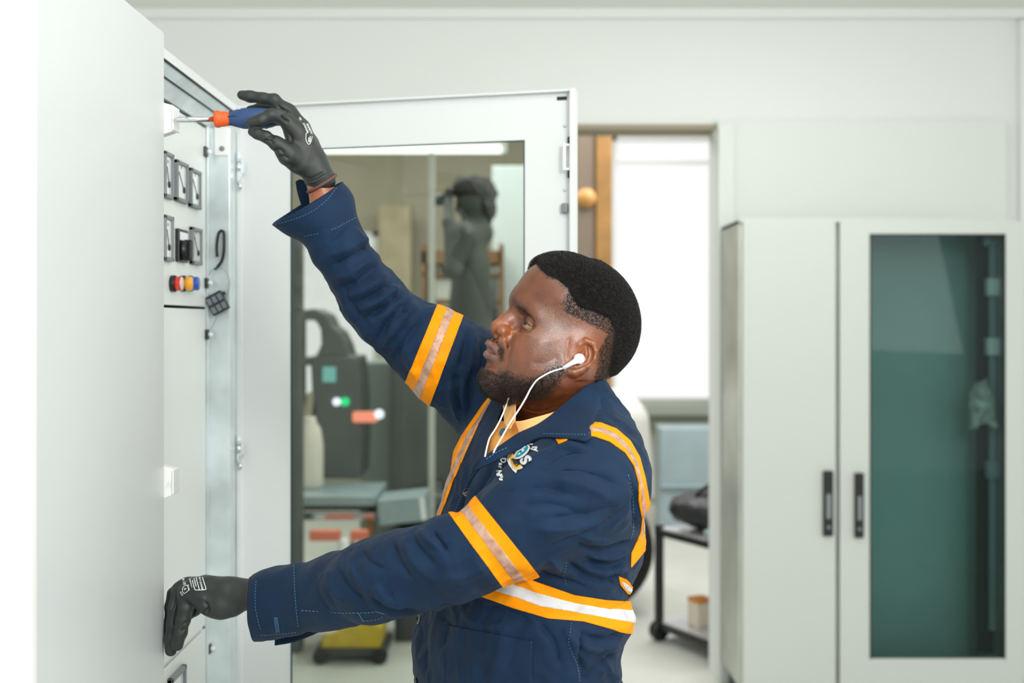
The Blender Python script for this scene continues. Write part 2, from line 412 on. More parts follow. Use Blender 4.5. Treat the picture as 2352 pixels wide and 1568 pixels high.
# ---------------------------------------------------------------- the setting
def struct(name, mb, m, parent=None, bevel=0): o = mb.build(name, m, parent, bevel); o['kind'] = 'structure'; return o
WY = 4.95                                                      # wall behind the cabinets
X0, X1 = (600-CX)/F*WY, (1641-CX)/F*WY; ZT = ZC+(HY-287)/F*WY; CE = ZC+(HY-22)/F*WY
struct('floor', MB().box(-4, 5, -3, 12, -0.1, 0), M_floor)
mb = MB(); mb.box(-4, X0, WY, WY+0.14, 0, CE); mb.box(X1, 5, WY, WY+0.14, 0, CE); mb.box(X0, X1, WY, WY+0.14, ZT, CE)
struct('wall_back', mb, M_wall)
struct('ceiling', MB().box(-4, 5, -0.5, WY+0.14, CE, CE+0.1), M_ceil)
struct('trim_1', MB().box(-4, 5, WY-0.035, WY, CE-0.045, CE), M_wall, bevel=0.004)
# raised wall panel right of the opening, and the thin conduit at the far right
mb = MB(); mb.box(X1+0.006, (2312-CX)/F*4.91, 4.91, WY, 0, ZC+(HY-275)/F*4.91); mb.box(X1+0.006, X1+0.075, 4.885, 4.91, 0, ZC+(HY-284)/F*4.9)
struct('trim_2', mb, M_cream, bevel=0.003)
struct('trim_3', MB().box((2343-CX)/F*4.92, (2352-CX)/F*4.92+0.03, 4.915, WY, 0, CE-0.05), M_wall, bevel=0.003)
mb = MB(); mb.box(X0-0.03, X1+0.0, WY-0.02, WY+0.16, ZT-0.022, ZT); mb.box(X0-0.03, X0, WY-0.02, WY+0.16, 0, ZT)
struct('trim_4', mb, mat('dull_frame', (150,140,118), 0.6))
# workshop beyond the opening
FY = 10.2
wx0, wx1 = (1404-CX)/F*FY, (1652-CX)/F*FY; wz0, wz1 = ZC+(HY-926)/F*FY, ZC+(HY-310)/F*FY
vx0, vx1 = (640-CX)/F*FY, (868-CX)/F*FY; vz0, vz1 = ZC+(HY-930)/F*FY, ZC+(HY-530)/F*FY
mb = MB(); H2 = 3.55
mb.box(-4, vx0, FY, FY+0.15, 0, H2); mb.box(vx0, vx1, FY, FY+0.15, 0, vz0); mb.box(vx0, vx1, FY, FY+0.15, vz1, H2)
mb.box(vx1, wx0, FY, FY+0.15, 0, H2); mb.box(wx0, wx1, FY, FY+0.15, 0, wz0); mb.box(wx0, wx1, FY, FY+0.15, wz1, H2); mb.box(wx1, 5, FY, FY+0.15, 0, H2)
struct('wall_far', mb, M_beige)
struct('wall_left', MB().box(-4.1, -4, WY, FY+0.15, 0, H2), M_beige)
struct('wall_right', MB().box(5, 5.1, WY, FY+0.15, 0, H2), M_beige)
mb = MB(); mb.box(-4, 5, WY+0.14, FY+0.15, H2, H2+0.1)
struct('ceiling', mb, M_beige)
M_pane = glass('window_pane', (255,255,255), 0.6, 1.1)
def window(n, x0, x1, z0, z1, bars):
    mb = MB(); t = 0.05
    mb.box(x0, x1, FY+0.02, FY+0.09, z0, z0+t).box(x0, x1, FY+0.02, FY+0.09, z1-t, z1).box(x0, x0+t, FY+0.02, FY+0.09, z0, z1).box(x1-t, x1, FY+0.02, FY+0.09, z0, z1)
    for z in bars: mb.box(x0, x1, FY+0.03, FY+0.08, z-0.014, z+0.014)
    o = struct('window_%d' % n, mb, M_white)
    p = MB().box(x0+t, x1-t, FY+0.05, FY+0.054, z0+t, z1-t).build('window_pane', M_pane, o); return o
window(1, wx0, wx1, wz0, wz1, [ZC+(HY-372)/F*FY])
window(2, vx0, vx1, vz0, vz1, [])

# timber post, window ledge, low blue-grey partition
post = MB().box((1369-CX)/F*6.7, (1406-CX)/F*6.7, 6.7, 6.8, 0, H2).build('timber_post', M_wood, bevel=0.006)
tag(post, 'yellow-brown timber post standing at the left edge of the bright window', 'post')
p2_ = MB().box((1325-CX)/F*6.72, (1367-CX)/F*6.72, 6.72, 6.82, 0, H2); p2_.mat(1).lathe(((1347-CX)/F*6.7, 6.725, ZC+(HY-455)/F*6.7), (0,-1,0), [(0,0.06),(0.03,0.058),(0.05,0.03),(0.055,0.0)], 20)
tag(p2_.build('steel_column', [mat('dull_brown_steel', (118,104,88), 0.6), mat('amber_disc', (178,132,70), .5)], bevel=0.006), 'dull brown steel column behind the timber post with an orange disc', 'column')
lz = ZC+(HY-928)/F*9.6
tag(MB().box((1466-CX)/F*9.6, (1680-CX)/F*9.6, 9.5, 10.18, lz-0.09, lz).box((1486-CX)/F*9.6, (1680-CX)/F*9.6, 9.6, 10.18, lz-0.18, lz-0.09).box((1500-CX)/F*9.6, (1520-CX)/F*9.6, 9.75, 9.85, 0, lz-0.18).box(1.98, 2.06, 9.75, 9.85, 0, lz-0.18).build('window_bench', M_sill, bevel=0.01),
    'grey-green ledge running under the bright window', 'ledge')
tag(MB().box((1516-CX)/F*8.2, (1700-CX)/F*8.2, 8.2, 8.5, 0, ZC+(HY-982)/F*8.2).box((1516-CX)/F*8.2, (1700-CX)/F*8.2, 8.17, 8.2, ZC+(HY-1120)/F*8.2, ZC+(HY-1112)/F*8.2).build('storage_cabinet', M_bluegrey, bevel=0.02),
    'blue-grey low cabinet behind the black trolley, below the window ledge', 'cabinet')

# white van seen through the opening: body, wheel
def van():
    Y = 5.95; xr = (1512-CX)/F*Y; zt = ZC+(HY-905)/F*Y
    r = empty('utility_vehicle', (xr-0.33, Y+0.34, 0), 'small white rounded vehicle behind the worker, its dark wheel showing', 'vehicle')
    s = SDF((xr-0.75, Y-0.1, 0.1), (xr+0.12, Y+0.8, zt+0.1), 0.012)
    c = np.array([xr-0.33, Y+0.34, (zt+0.32)/2]); hs = np.array([0.33, 0.32, (zt-0.32)/2]); rr = 0.16
    def f(X, Yy, Z):
        q = [np.abs(X-c[0])-hs[0]+rr+0.04*np.clip((Z-0.7), 0, 1)*2, np.abs(Yy-c[1])-hs[1]+rr, np.abs(Z-c[2])-hs[2]+rr]
        return np.sqrt(sum(np.maximum(v, 0)**2 for v in q))+np.minimum(np.maximum(np.maximum(q[0], q[1]), q[2]), 0)-rr
    s.op(f, (xr-2.1, Y-0.1, 0.1), (xr+0.12, Y+1.7, zt+0.1))
    wx = xr-0.36
    s.cone((wx, Y-0.2, 0.36), (wx, Y+0.35, 0.36), 0.42, 0.42, 0.03, 's')
    P, Q = s.mesh(1)
    b = mesh_np('vehicle_body', P, Q, mat('van_white', (226,226,220), 0.2, coat=0.5)); b.parent = r; b.location = -r.location
    m = MB(); m.lathe((wx, Y+0.04, 0.35), (0,1,0), [(0,0.2),(0.0,0.30),(0.03,0.345),(0.17,0.345),(0.2,0.3),(0.2,0.1)], 40)
    t = m.build('tyre', M_tyre); t.parent = r; t.location = -r.location
    m = MB(); m.lathe((wx, Y+0.02, 0.35), (0,1,0), [(0,0.05),(0.02,0.19),(0.05,0.2),(0.06,0.1)], 32)
    t = m.build('wheel_rim', M_gdark); t.parent = r; t.location = -r.location
van()

# black trolley with two trays
def trolley():
    A = Vector(((1514-CX)/F*5.55, 5.55, 0)); B = Vector(((1652-CX)/F*5.16, 5.16, 0)); u = (B-A); L = u.length; u.normalize()
    v = Vector((-u.y, u.x, 0)); Wd = 0.42
    r = empty('tool_trolley', A, 'black framed two-tray trolley standing in the opening beside the grey cabinet', 'trolley', rz=math.atan2(u.y, u.x))
    z1 = ZC-(1214-HY)/F*5.55; z0 = ZC-(1428-HY)/F*5.55; fr = MB(); tt = 0.017
    for z in (z0, z1):
        fr = MB(); fr.box(-tt, L+tt, -tt, tt, z-0.03, z); fr.box(-tt, L+tt, Wd-tt, Wd+tt, z-0.03, z); fr.box(-tt, tt, 0, Wd, z-0.03, z); fr.box(L-tt, L+tt, 0, Wd, z-0.03, z); fr.build('shelf_frame', M_black, r, bevel=0.003)
    for z in (z0, z1): MB().box(0.0, L, 0.0, Wd, z-0.012, z+0.006).build('tray', mat('tray_metal', (214,214,216), 0.25, metal=0.4), r, bevel=0.002)
    for x in (0, L):
        for y in (0, Wd):
            MB().box(x-tt, x+tt, y-tt, y+tt, 0.10, z1+0.02).build('leg', M_black, r, bevel=0.003)
            MB().lathe((x-0.02, y, 0.05), (1,0,0), [(0,0.02),(0.0,0.048),(0.008,0.05),(0.032,0.05),(0.04,0.048),(0.04,0.02)], 20).box(x-0.008, x+0.008, y-0.02, y+0.02, 0.06, 0.11).build('castor', M_black, r)
    Mw = Matrix.Translation(A) @ Matrix.Rotation(math.atan2(u.y, u.x), 4, 'Z')
    def wp(x, y, z): return Mw @ Vector((x, y, z))
    # bag on the top tray
    c = wp(L*0.5, 0.2, z1+0.09); s = SDF(c-Vector((.4,.35,.16)), c+Vector((.4,.35,.22)), 0.008); R = np.array(Matrix.Rotation(math.atan2(u.y, u.x)+0.15, 3, 'Z'))
    s.ell(c, (0.27, 0.17, 0.085), R=R); s.ell(c+Vector((-.12,.03,.02)), (0.13,0.12,0.07), 0.05, R=R); s.ell(c+Vector((.1,-.04,.01)), (0.13,0.13,0.075), 0.05, R=R)
    P, Q = s.mesh(1); N = normals(P, Q); P = P+N*(noise3(P, 0.05, 3)*0.012+noise3(P, 0.02, 4)*0.004)[:, None]
    P[:, 2] = np.maximum(P[:, 2], z1+0.008)
    g = empty('tool_bag', (c.x, c.y, z1+0.006), 'soft black bag lying on the top tray of the trolley', 'bag')
    o = mesh_np('bag_body', P, Q, mat('black_nylon', (24,26,28), 0.5)); o.parent = g; o.location = -g.location
    pts = [c+Vector((math.cos(a)*0.13, -0.02, 0.06+math.sin(a)*0.085)) for a in np.linspace(0, PI, 14)]
    o = MB().tube(pts, 0.011, 8).build('handle', M_black); o.parent = g; o.location = -g.location
    q = wp(L*0.90, 0.03, z1+0.006)
    o = MB().tube([q+Vector((-.06,0,.025)), q+Vector((-.02,-.01,.035)), q+Vector((.03,.01,.03)), q+Vector((.07,0,.022))], [0.022,0.026,0.024,0.02], 12).build('rag_roll', M_bluegrey, smooth=True)
    tag(o, 'pale rolled rag on the trolley top tray beside the black bag', 'rag')
    # things on the lower tray
    q = wp(L*0.38, 0.13, z0+0.007); g = empty('carton_box', q, 'white carton with an orange top on the trolley lower tray', 'carton', rz=0.4)
    MB().box(-.055,.055,-.045,.045,0,.115).build('box_body', M_carton, g, bevel=0.003); MB().box(-.057,.03,-.047,.047,.116,.134).build('box_lid', M_orange, g, bevel=0.003)
    q = wp(L*0.80, 0.24, z0+0.007); o = MB().box(-.11,.11,-.08,.08,0,.05).box(-.1,.1,-.07,.07,.05,.056).build('parts_tray', M_white, None, bevel=0.004); o.location = q; tag(o, 'flat white parts tray on the trolley lower tray, right of the carton', 'tray')
    q = wp(L*0.2, 0.25, z0+0.007); o = MB().lathe((0,0,0),(0,0,1),[(0,.03),(.07,.03),(.08,.02),(.1,.014),(.115,.014)],20).build('small_bottle', M_white, None); o.location = q; tag(o, 'small white bottle left of the carton on the trolley lower tray', 'bottle')
trolley()

# ---------------------------------------------------------------- grey cabinets at the right
def right_cabinet():
    Y = 4.5; k = Y/F; x = lambda p: (p-CX)*k; zt = ZC+(HY-503)*k
    r = empty('control_cabinet', (x(1705), Y, 0), 'pale grey twin control cabinet at the right with a dark glazed door', 'cabinet')
    L = lambda v: v-x(1705)
    D = 0.385; xa = x(1705)-0.012; xb = x(2330)
    body = MB(); body.box(L(xa), L(xa)+0.02, 0.02, D, 0.1, zt); body.box(L(xb)-0.02, L(xb), 0.02, D, 0.1, zt); body.box(L(xa), L(xb), 0.02, D, zt-0.02, zt); body.box(L(xa), L(xb), D-0.02, D, 0.1, zt)
    body.box(L(x(1920)), L(x(1932)), 0.03, D, 0.1, zt); body.mat(1).box(L(xa)+0.03, L(xb)-0.03, 0.04, D-0.02, 0, 0.1)
    body.build('carcass', [M_galvd, M_dark], r, bevel=0.004)
    body = MB().box(L(xa), L(xb), 0.004, 0.02, zt-0.012, zt+0.006); body.build('top_rim', M_cab2, r, bevel=0.002)
    d = MB().box(L(x(1706)), L(x(1920)), -0.002, 0.02, 0.11, zt-0.006).build('door', M_cab2, r, bevel=0.006)
    def handle(p0, p1, q0, q1, d):
        a, b = L(x(p0)), L(x(p1)); z0, z1 = ZC+(HY-q1)*k, ZC+(HY-q0)*k
        h = MB(); h.box(a, b, -0.022, -0.002, z0, z1, 0.003); h.mat(1).box(a+0.010, b-0.010, -0.0235, -0.02, z0+0.07, z1-0.09); h.mat(1).lathe(((a+b)/2, -0.02, z0+0.035), (0,-1,0), [(0,0.007),(0.004,0.007),(0.004,0.002)], 14)
        h.mat(0); h.build('handle', [M_black, M_grey], d)
    handle(1889, 1911, 1080, 1229, d)
    a, b = L(x(1929)), L(x(2350)); wa, wb = L(x(1997)), L(x(2309)); wt = ZC+(HY-537)*k; z0, z1 = 0.11, zt-0.006; wl = 0.22
    m = MB(); m.box(a, wa, -0.002, 0.02, z0, z1); m.box(wb, b, -0.002, 0.02, z0, z1); m.box(wa, wb, -0.002, 0.02, wt, z1); m.box(wa, wb, -0.002, 0.02, z0, wl)
    g = m.build('glazed_door', M_cab2, r)
    gm = MB(); t = 0.006; gm.box(wa, wa+t, -0.0035, 0.012, wl, wt).box(wb-t, wb, -0.0035, 0.012, wl, wt).box(wa, wb, -0.0035, 0.012, wt-t, wt).build('gasket', M_dark, g)
    MB().box(wa, wb, 0.006, 0.011, wl, wt).build('glass_pane', M_glass2, g)
    handle(1961, 1981, 1085, 1233, g)
    MB().box(L(x(1935)), L(xb)-0.02, D-0.05, D-0.03, 0.12, zt-0.03).build('mounting_plate', M_teal, r)
    kk = (Y+0.16)/F; X = lambda p: (p-CX)*kk-x(1705); Z = lambda p: ZC+(HY-p)*kk
    m = MB(); m.box(X(2240), X(2330), 0.15, 0.155, 0.2, zt-0.04)
    m.mat(1)
    for i in range(62): m.box(X(2310), X(2310)+0.010, 0.146, 0.150, 0.24+i*0.026, 0.254+i*0.026)
    m.build('perforated_rail', [M_perf, M_vdark], r)
    m = MB(); m.box(X(2262), X(2277), 0.11, 0.13, 0.3, Z(552)).box(X(2248), X(2292), 0.10, 0.13, Z(566), Z(545))
    rod = m.build('lock_rod', M_bluegrey, r, bevel=0.003)
    for q in (660, 795, 1075): MB().box(X(2253), X(2290), 0.085, 0.13, Z(q+20), Z(q-20), 0.006).build('rod_guide', M_white if q < 1000 else M_bluegrey, rod)
    # clear bag hanging inside
    m = MB(); bx = X(2222); 
    c = Wn(2255, 925, Y+0.07); s = SDF(c-np.array([.13,.06,.16]), c+np.array([.13,.06,.16]), 0.006)
    s.ell(c, (0.055, 0.018, 0.085)); s.cone(c+[0,0,.02], c+[-.035,0,-.095], .03, .018, .02); s.cone(c+[0,0,.02], c+[.05,0,-.09], .03, .018, .02); s.cone(c+[0,0,.06], c+[.02,0,.1], .02, .006, .02)
    P, Q = s.mesh(1); N = normals(P, Q); P = P+N*(noise3(P, 0.02, 5)*0.008)[:, None]
    o = mesh_np('document_bag', P, Q, mat('crumpled_plastic', (196,200,192), 0.25, var=0.4, vscale=30), None)
    tag(o, 'crumpled translucent bag hanging on the rod inside the glazed cabinet', 'bag')
right_cabinet()

# ---------------------------------------------------------------- left cabinet row
XF = -0.613; XP = -0.66; ZTOP = ZC+0.483
def label_(o, s): o['label'] = s
def meter(r, y0, y1, z0, z1, name='panel_meter', needle=True, cap=True):
    """framed meter on the inner panel (plane x = XP)"""
    g = empty('panel_meter', (XP, (y0+y1)/2, (z0+z1)/2), 'x', 'x')
    g.location = (XP-r.location.x, (y0+y1)/2-r.location.y, (z0+z1)/2-r.location.z); g.parent = r
    return g
def near_cabinet():
    r = empty('switchgear_cabinet', (-0.9, 1.7, 0), 'white closed cabinet in the left foreground with two catch plates on its door edge', 'cabinet')
    o = r.location; m = MB()
    m.box(-1.2-o.x, -0.616-o.x, 1.41-o.y, 1.97-o.y, 0.1, ZTOP+0.01, 0.004)
    m.mat(1).box(-1.18-o.x, -0.63-o.x, 1.43-o.y, 1.95-o.y, 0, 0.1)
    m.build('carcass', [M_cabn, M_dark], r)
    d = MB().box(-0.614-o.x, -0.589-o.x, 1.405-o.y, 1.928-o.y, 0.11, ZTOP+0.008, 0.003).build('door', M_cabn, r)
    # end panel facing the camera, made whiter to show its strong frontal light
    MB().box(-1.2-o.x, -0.5855-o.x, 1.385-o.y, 1.404-o.y, 0.05, ZTOP+0.01, 0.003).build('end_panel', M_white, r)
    for (q0, q1) in ((235, 310), (1070, 1146)):
        Y0, Y1 = 1.928, 1.985; k = 1.93/F; z0, z1 = ZC+(HY-q1)*k, ZC+(HY-q0)*k
        m = MB(); cx0, cx1 = -0.6125-o.x, -0.5745-o.x
        m.prism([(-0.600-o.x, z0), (-0.594-o.x, z0), (cx1, z0+0.007), (cx1, z1-0.005), (-0.594-o.x, z1), (-0.600-o.x, z1)], 1, 1.929-o.y, 1.952-o.y)
        m.prism([(cx1-0.0015, z0+0.008), (cx1+0.0015, z0+0.008), (cx1+0.0015, z1-0.006), (cx1-0.0015, z1-0.006)], 1, 1.926-o.y, 1.962-o.y)
        b = m.build('catch_plate', M_white, r, bevel=0.0012)
        v, f = text2d('AB', 0.016, 0.0004)
        ob = mesh_np('embossed_mark', [(-0.580-o.x+a*0.6, 1.9285-o.y, (z0+z1)/2-0.004+b_) for a, b_ in v], f, M_cab, b, False)
near_cabinet()

def open_cabinet():
    Y0, Y1 = 1.97, 2.56
    r = empty('open_control_cabinet', (-0.9, 2.26, 0), 'open control cabinet with meters and lamps, its glazed door swung out', 'cabinet')
    o = r.location; S = lambda *a: None
    def bx(m, x0, x1, y0, y1, z0, z1, b=0): m.box(x0-o.x, x1-o.x, y0-o.y, y1-o.y, z0, z1, b); return m
    m = MB(); bx(m, -1.2, XF-0.0125, Y0, Y1, ZTOP-0.010, ZTOP); bx(m, -1.2, -1.185, Y0, Y1, 0.1, ZTOP); bx(m, -1.2, -0.67, Y1-0.012, Y1, 0.1, ZTOP); bx(m, -1.2, -0.67, Y0, Y0+0.01, 0.1, ZTOP)
    bx(m, XF-0.012, XF, Y0, Y1, ZTOP-0.018, ZTOP)
    m.mat(1); bx(m, -1.18, -0.63, Y0+.02, Y1-.02, 0, 0.1)
    m.build('carcass', [M_cab, M_dark], r)
    # stepped galvanised head rail
    m = MB(); a = [(XF-0.002-o.x, ZTOP-0.018), (XF-0.004-o.x, ZTOP-0.02), (XF-0.02-o.x, ZTOP-0.036), (XF-0.024-o.x, ZTOP-0.037), (XP+0.004-o.x, ZTOP-0.060), (XP-0.03-o.x, ZTOP-0.060), (XP-0.03-o.x, ZTOP-0.01), (XF-0.002-o.x, ZTOP-0.01)]
    m.prism(a, 1, Y0+0.01-o.y, 2.53-o.y); m.build('head_rail', M_galv, r)
    m = MB(); m.prism([(XF-0.001-o.x, ZTOP-0.0185), (XF+0.0005-o.x, ZTOP-0.0175), (XF+0.0005-o.x, ZTOP-0.0196), (XF-0.003-o.x, ZTOP-0.0212)], 1, Y0-o.y, 2.54-o.y)
    m.prism([(XF-0.0195-o.x, ZTOP-0.0345), (XF-0.0185-o.x, ZTOP-0.0365), (XF-0.022-o.x, ZTOP-0.0378), (XF-0.023-o.x, ZTOP-0.0368)], 1, Y0-o.y, 2.53-o.y)
    m.build('gasket', M_dark, r)
    # front post
    m = MB(); bx(m, XP-0.002, XF-0.001, 2.475, 2.54, 0.1, ZTOP-0.06, 0.0015); bx(m, XP-0.004, XP+0.004, 2.455, 2.475, 0.1, ZTOP-0.06, 0.001)
    pst = m.build('front_post', M_galv, r)
    m = MB(); bx(m, XF-0.034, XF-0.003, 2.4705, 2.475, ZC+(HY-357)/F*2.47, ZC+(HY-292)/F*2.47, 0.002); pl = m.build('hinge_cover', M_white, pst)
    MB().lathe((XF-0.017-o.x, 2.4705-o.y, ZC+(HY-341)/F*2.47), (0,-1,0), [(0,.006),(.002,.0055),(.003,.003)], 16).build('screw', M_grey, pl)
    # inner panels
    zs = ZC+(HY-703)/F*2.2; zl = ZC-0.655
    def pan(z0, z1):
        m = MB(); bx(m, XP-0.004, XP, Y0+0.012, 2.452, z0, z1, 0.002); bx(m, XP-0.02, XP-0.004, 2.43, 2.449, z0, z1); return m
    p1 = pan(zs+0.002, ZC+0.418).build('instrument_panel', M_cabin, r)
    p2 = pan(zl+0.004, zs-0.003).build('cover_panel', M_cabin, r)
    m = MB(); bx(m, XP-0.016, XP-0.006, Y0+0.012, 2.45, zl-0.03, zl+0.03); m.build('panel_support', M_white, r)  # light strip filling the panel gap, standing in for a bright bevel
    p3 = pan(0.12, zl-0.004).build('lower_panel', M_cabin, r)
    Yp = lambda px: XP*F/(px-CX)
    Zp = lambda px, py: ZC+(HY-py)/F*Yp(px)
    # quarter-turn panel fasteners
    for (px, py, par) in ((471,349,p1), (473,650,p1), (474,768,p2), (479,1488,p3)):
        Y = Yp(px)-0.004; z = Zp(px, py); m = MB(); m.box(XP-o.x, XP+0.006-o.x, Y-0.009-o.y, Y+0.009-o.y, z-0.011, z+0.011, 0.002)
        m.mat(1).lathe((XP+0.006-o.x, Y-o.y, z), (1,0,0), [(0,.005),(.006,.005),(.009,.003)], 14)
        m.build('fastener', [M_black, M_white], par)
    # meters: near edge px, far edge px, top and bottom heights
    def met(a, b, t, bt, split=False):
        y0, y1 = Yp(a), Yp(b); z1, z0 = Zp(a, t), Zp(a, bt); xo = XP-o.x; m = MB(); fr = 0.008; dp = 0.009
        m.box(xo, xo+dp, y0-o.y, y0+fr-o.y, z0, z1).box(xo, xo+dp, y1-fr-o.y, y1-o.y, z0, z1).box(xo, xo+dp, y0-o.y, y1-o.y, z1-fr, z1).box(xo, xo+dp, y0-o.y, y1-o.y, z0, z0+fr)
        f = m.build('panel_meter', M_grey, p1, bevel=0.0015)
        m = MB(); m.box(xo, xo+0.005, y0+fr-o.y, y1-fr-o.y, z0+fr, z1-fr); m.build('meter_face', M_glassp, f)
        m = MB(); zc = z0+(z1-z0)*0.17; m.lathe((xo+0.005, y1-fr-0.014-o.y, zc+0.012), (1,0,0), [(0,.0065),(.002,.006),(.0025,.002)], 14)
        for tt in (0.5,): m.box(xo+0.0051, xo+0.0058, y0+fr+0.004+(y1-y0-2*fr-.012)*tt-o.y, y0+fr+0.0055+(y1-y0-2*fr-.012)*tt-o.y, zc+0.052, zc+0.058)
        m.tube([(xo+0.0056, y1-fr-0.014-o.y, zc+0.012), (xo+0.0056, y0+fr+0.012-o.y, zc+0.045)], 0.0007, 6)
        m.build('needle', M_black, f)
    met(370, 390, 345, 452); met(398, 424, 365, 460); met(431, 454, 384, 474); met(370, 390, 492, 598); met(434, 456, 520, 606)
    # lower meter
    y0, y1 = 2.176, Yp(418); z1 = ZC+(HY-1568)/F*2.176+0.01; m = MB(); xo = XP-o.x
    z1 = ZC-(1560-HY)/F*y0; z0 = z1-0.1; fr = 0.01
    m.box(xo, xo+.01, y0-o.y, y0+fr-o.y, z0, z1).box(xo, xo+.01, y1-fr-o.y, y1-o.y, z0, z1).box(xo, xo+.01, y0-o.y, y1-o.y, z1-fr, z1).box(xo, xo+.01, y0-o.y, y1-o.y, z0, z0+fr)
    f = m.build('panel_meter', M_grey, p3, bevel=0.0015); MB().box(xo, xo+.005, y0+fr-o.y, y1-fr-o.y, z0+fr, z1-fr).build('meter_face', M_glassp, f)
    # selector switch
    y0, y1 = Yp(402), Yp(424); z1, z0 = Zp(402, 524), Zp(402, 600); m = MB(); m.box(xo, xo+.008, y0-o.y, y1-o.y, z0, z1, .0015); m.mat(1).box(xo+.008, xo+.0085, y0+.006-o.y, y1-.006-o.y, z1-.022, z1-.006)
    sw = m.build('selector_switch', [M_black, M_glassp], p1)
    yc, zc = (y0+y1)/2-0.006-o.y, z0+(z1-z0)*0.36; m = MB(); m.lathe((xo+.008, yc, zc), (1,0,0), [(0,.020),(.004,.0205),(.008,.018),(.010,.017)], 28)
    m.box(xo+.009, xo+.027, yc-.0055, yc+.0055, zc-.021, zc+.021, .004, seg=3); m.build('knob', M_black, sw)
    # indicator lamps
    for (px, mt) in ((392, M_red), (415, M_yel), (431, M_blu)):
        Y = Yp(px)+0.004; z = Zp(px, 651); c = (xo, Y-o.y, z); m = MB(); m.lathe(c, (1,0,0), [(0,.016),(.007,.0165),(.009,.0155)], 28)
        m.mat(1).lathe((xo+.009, Y-o.y, z), (1,0,0), [(0,.0142),(.010,.0142),(.0115,.0135)], 28).mat(2).lathe((xo+.0205, Y-o.y, z), (1,0,0), [(0,.0135),(.001,.0128),(.0015,.0003)], 28)
        q = m.build('indicator_lamp', [M_black, mt, M_lensw if mt is M_red else mt], p1); label_(q, {M_red: 'red', M_yel: 'amber', M_blu: 'blue'}[mt]+' indicator lamp')
    # door with glass
    hx, hy = XF, 2.545; ux, uy = 0.970, -0.2465; ang = math.atan2(uy, ux); Wd = 0.772
    M = Matrix.Translation((hx-o.x, hy-o.y, 0)) @ Matrix.Rotation(ang, 4, 'Z'); g0, g1 = 0.128, 0.660; gz1 = ZC+0.3815; gz0 = 0.35; dz0, dz1 = 0.11, ZTOP-0.002; th = 0.003
    m = MB()
    for (a, b, c_, d_) in ((0.004, g0, dz0, dz1), (g1, Wd, dz0, dz1), (g0, g1, gz1, dz1), (g0, g1, dz0, gz0)): m.box(a, b, 0, th, c_, d_, 0, M)
    # folded-back rims around the door
    m.box(Wd-0.012, Wd, -0.020, 0.0, dz0, dz1, 0, M); m.box(0.004, Wd, -0.014, 0.0, dz1-0.004, dz1, 0, M); m.box(0.004, 0.012, -0.012, 0, dz0, dz1, 0, M)
    d = m.build('door', M_cab, r)
    MB().box(g0-0.01, g1+0.01, 0.0035, 0.0075, gz0-0.01, gz1+0.01, 0, M).build('glass_pane', M_glass, d)
    t = 0.0025; gm = MB(); gm.box(g0, g0+t, -0.001, 0.003, gz0, gz1, 0, M).box(g1-t, g1, -0.001, 0.003, gz0, gz1, 0, M).box(g0, g1, -0.001, 0.003, gz1-t, gz1, 0, M).build('gasket', mat('teal_gasket', (40,70,72), .5), d)
    def du(px): return (( (px-CX)*hy/F)-hx)/(ux-(px-CX)*uy/F)
    def dzv(px, py): return ZC+(HY-py)/F*(hy+uy*du(px))
    a, b = du(1280), du(1303); MB().box(a, b, -0.0012, 0, dzv(1290,230), dzv(1290,222), 0, M).build('type_label', M_black, d)
    for (px, py) in ((1312,221),(1298,289),(1298,436)):
        MB().lathe(M @ Vector((du(px), 0, dzv(px, py))), M.to_3x3() @ Vector((0,-1,0)), [(0,.0034),(.002,.0032),(.003,.0015)], 14).build('screw', M_chrome, d)
    m = MB(); zA, zB, zC_, zD = dzv(1312,335), dzv(1312,315), dzv(1312,409), dzv(1312,392)
    m.box(du(1306), du(1318), -.010, -.0005, zA, zB, .0015, M).build('latch_mount', M_black, d); MB().box(du(1306), du(1318), -.010, -.0005, zC_, zD, .0015, M).build('latch_mount', M_black, d)
    m = MB(); m.box(du(1298), du(1304), -.022, -.016, dzv(1300,394), dzv(1300,331), .002, M).box(du(1303), du(1312), -.018, -.008, dzv(1300,338), dzv(1300,333), .001, M).box(du(1303), du(1312), -.018, -.008, dzv(1300,393), dzv(1300,388), .001, M).build('latch_handle', M_white, d)
    MB().box(du(1292), du(1306), -.012, -.0005, dzv(1300,490), dzv(1300,467), .003, M).build('door_stop', M_grey, d)
    for (qa, qb) in ((350, 438), (1000, 1078)):                 # two hinges
        zt_, zb_ = ZC+(HY-qa)/F*2.53, ZC+(HY-qb)/F*2.53; H = zt_-zb_; m = MB(); hx0 = XF+0.006-o.x; hy0 = 2.528-o.y
        for i, (f0, f1) in enumerate(((0, .26), (.28, .5), (.55, .8))): m.mat(i % 2).cyl((hx0, hy0, zt_-H*f1), (hx0, hy0, zt_-H*f0), .0055, 14)
        m.mat(0).box(hx0-.003, hx0+.012, hy0-.002, hy0+.004, zt_-H*.55, zt_-H*.3).mat(1).cyl((hx0+.004, hy0-.004, zb_+H*.02), (hx0+.004, hy0-.004, zb_+H*.2), .004, 12).lathe((hx0+.006, hy0-.006, zt_-H*.62), (0,-1,0), [(0,.005),(.003,.004)], 12)
        m.build('hinge', [M_galv, M_chrome], r)
    return r
OC = open_cabinet()

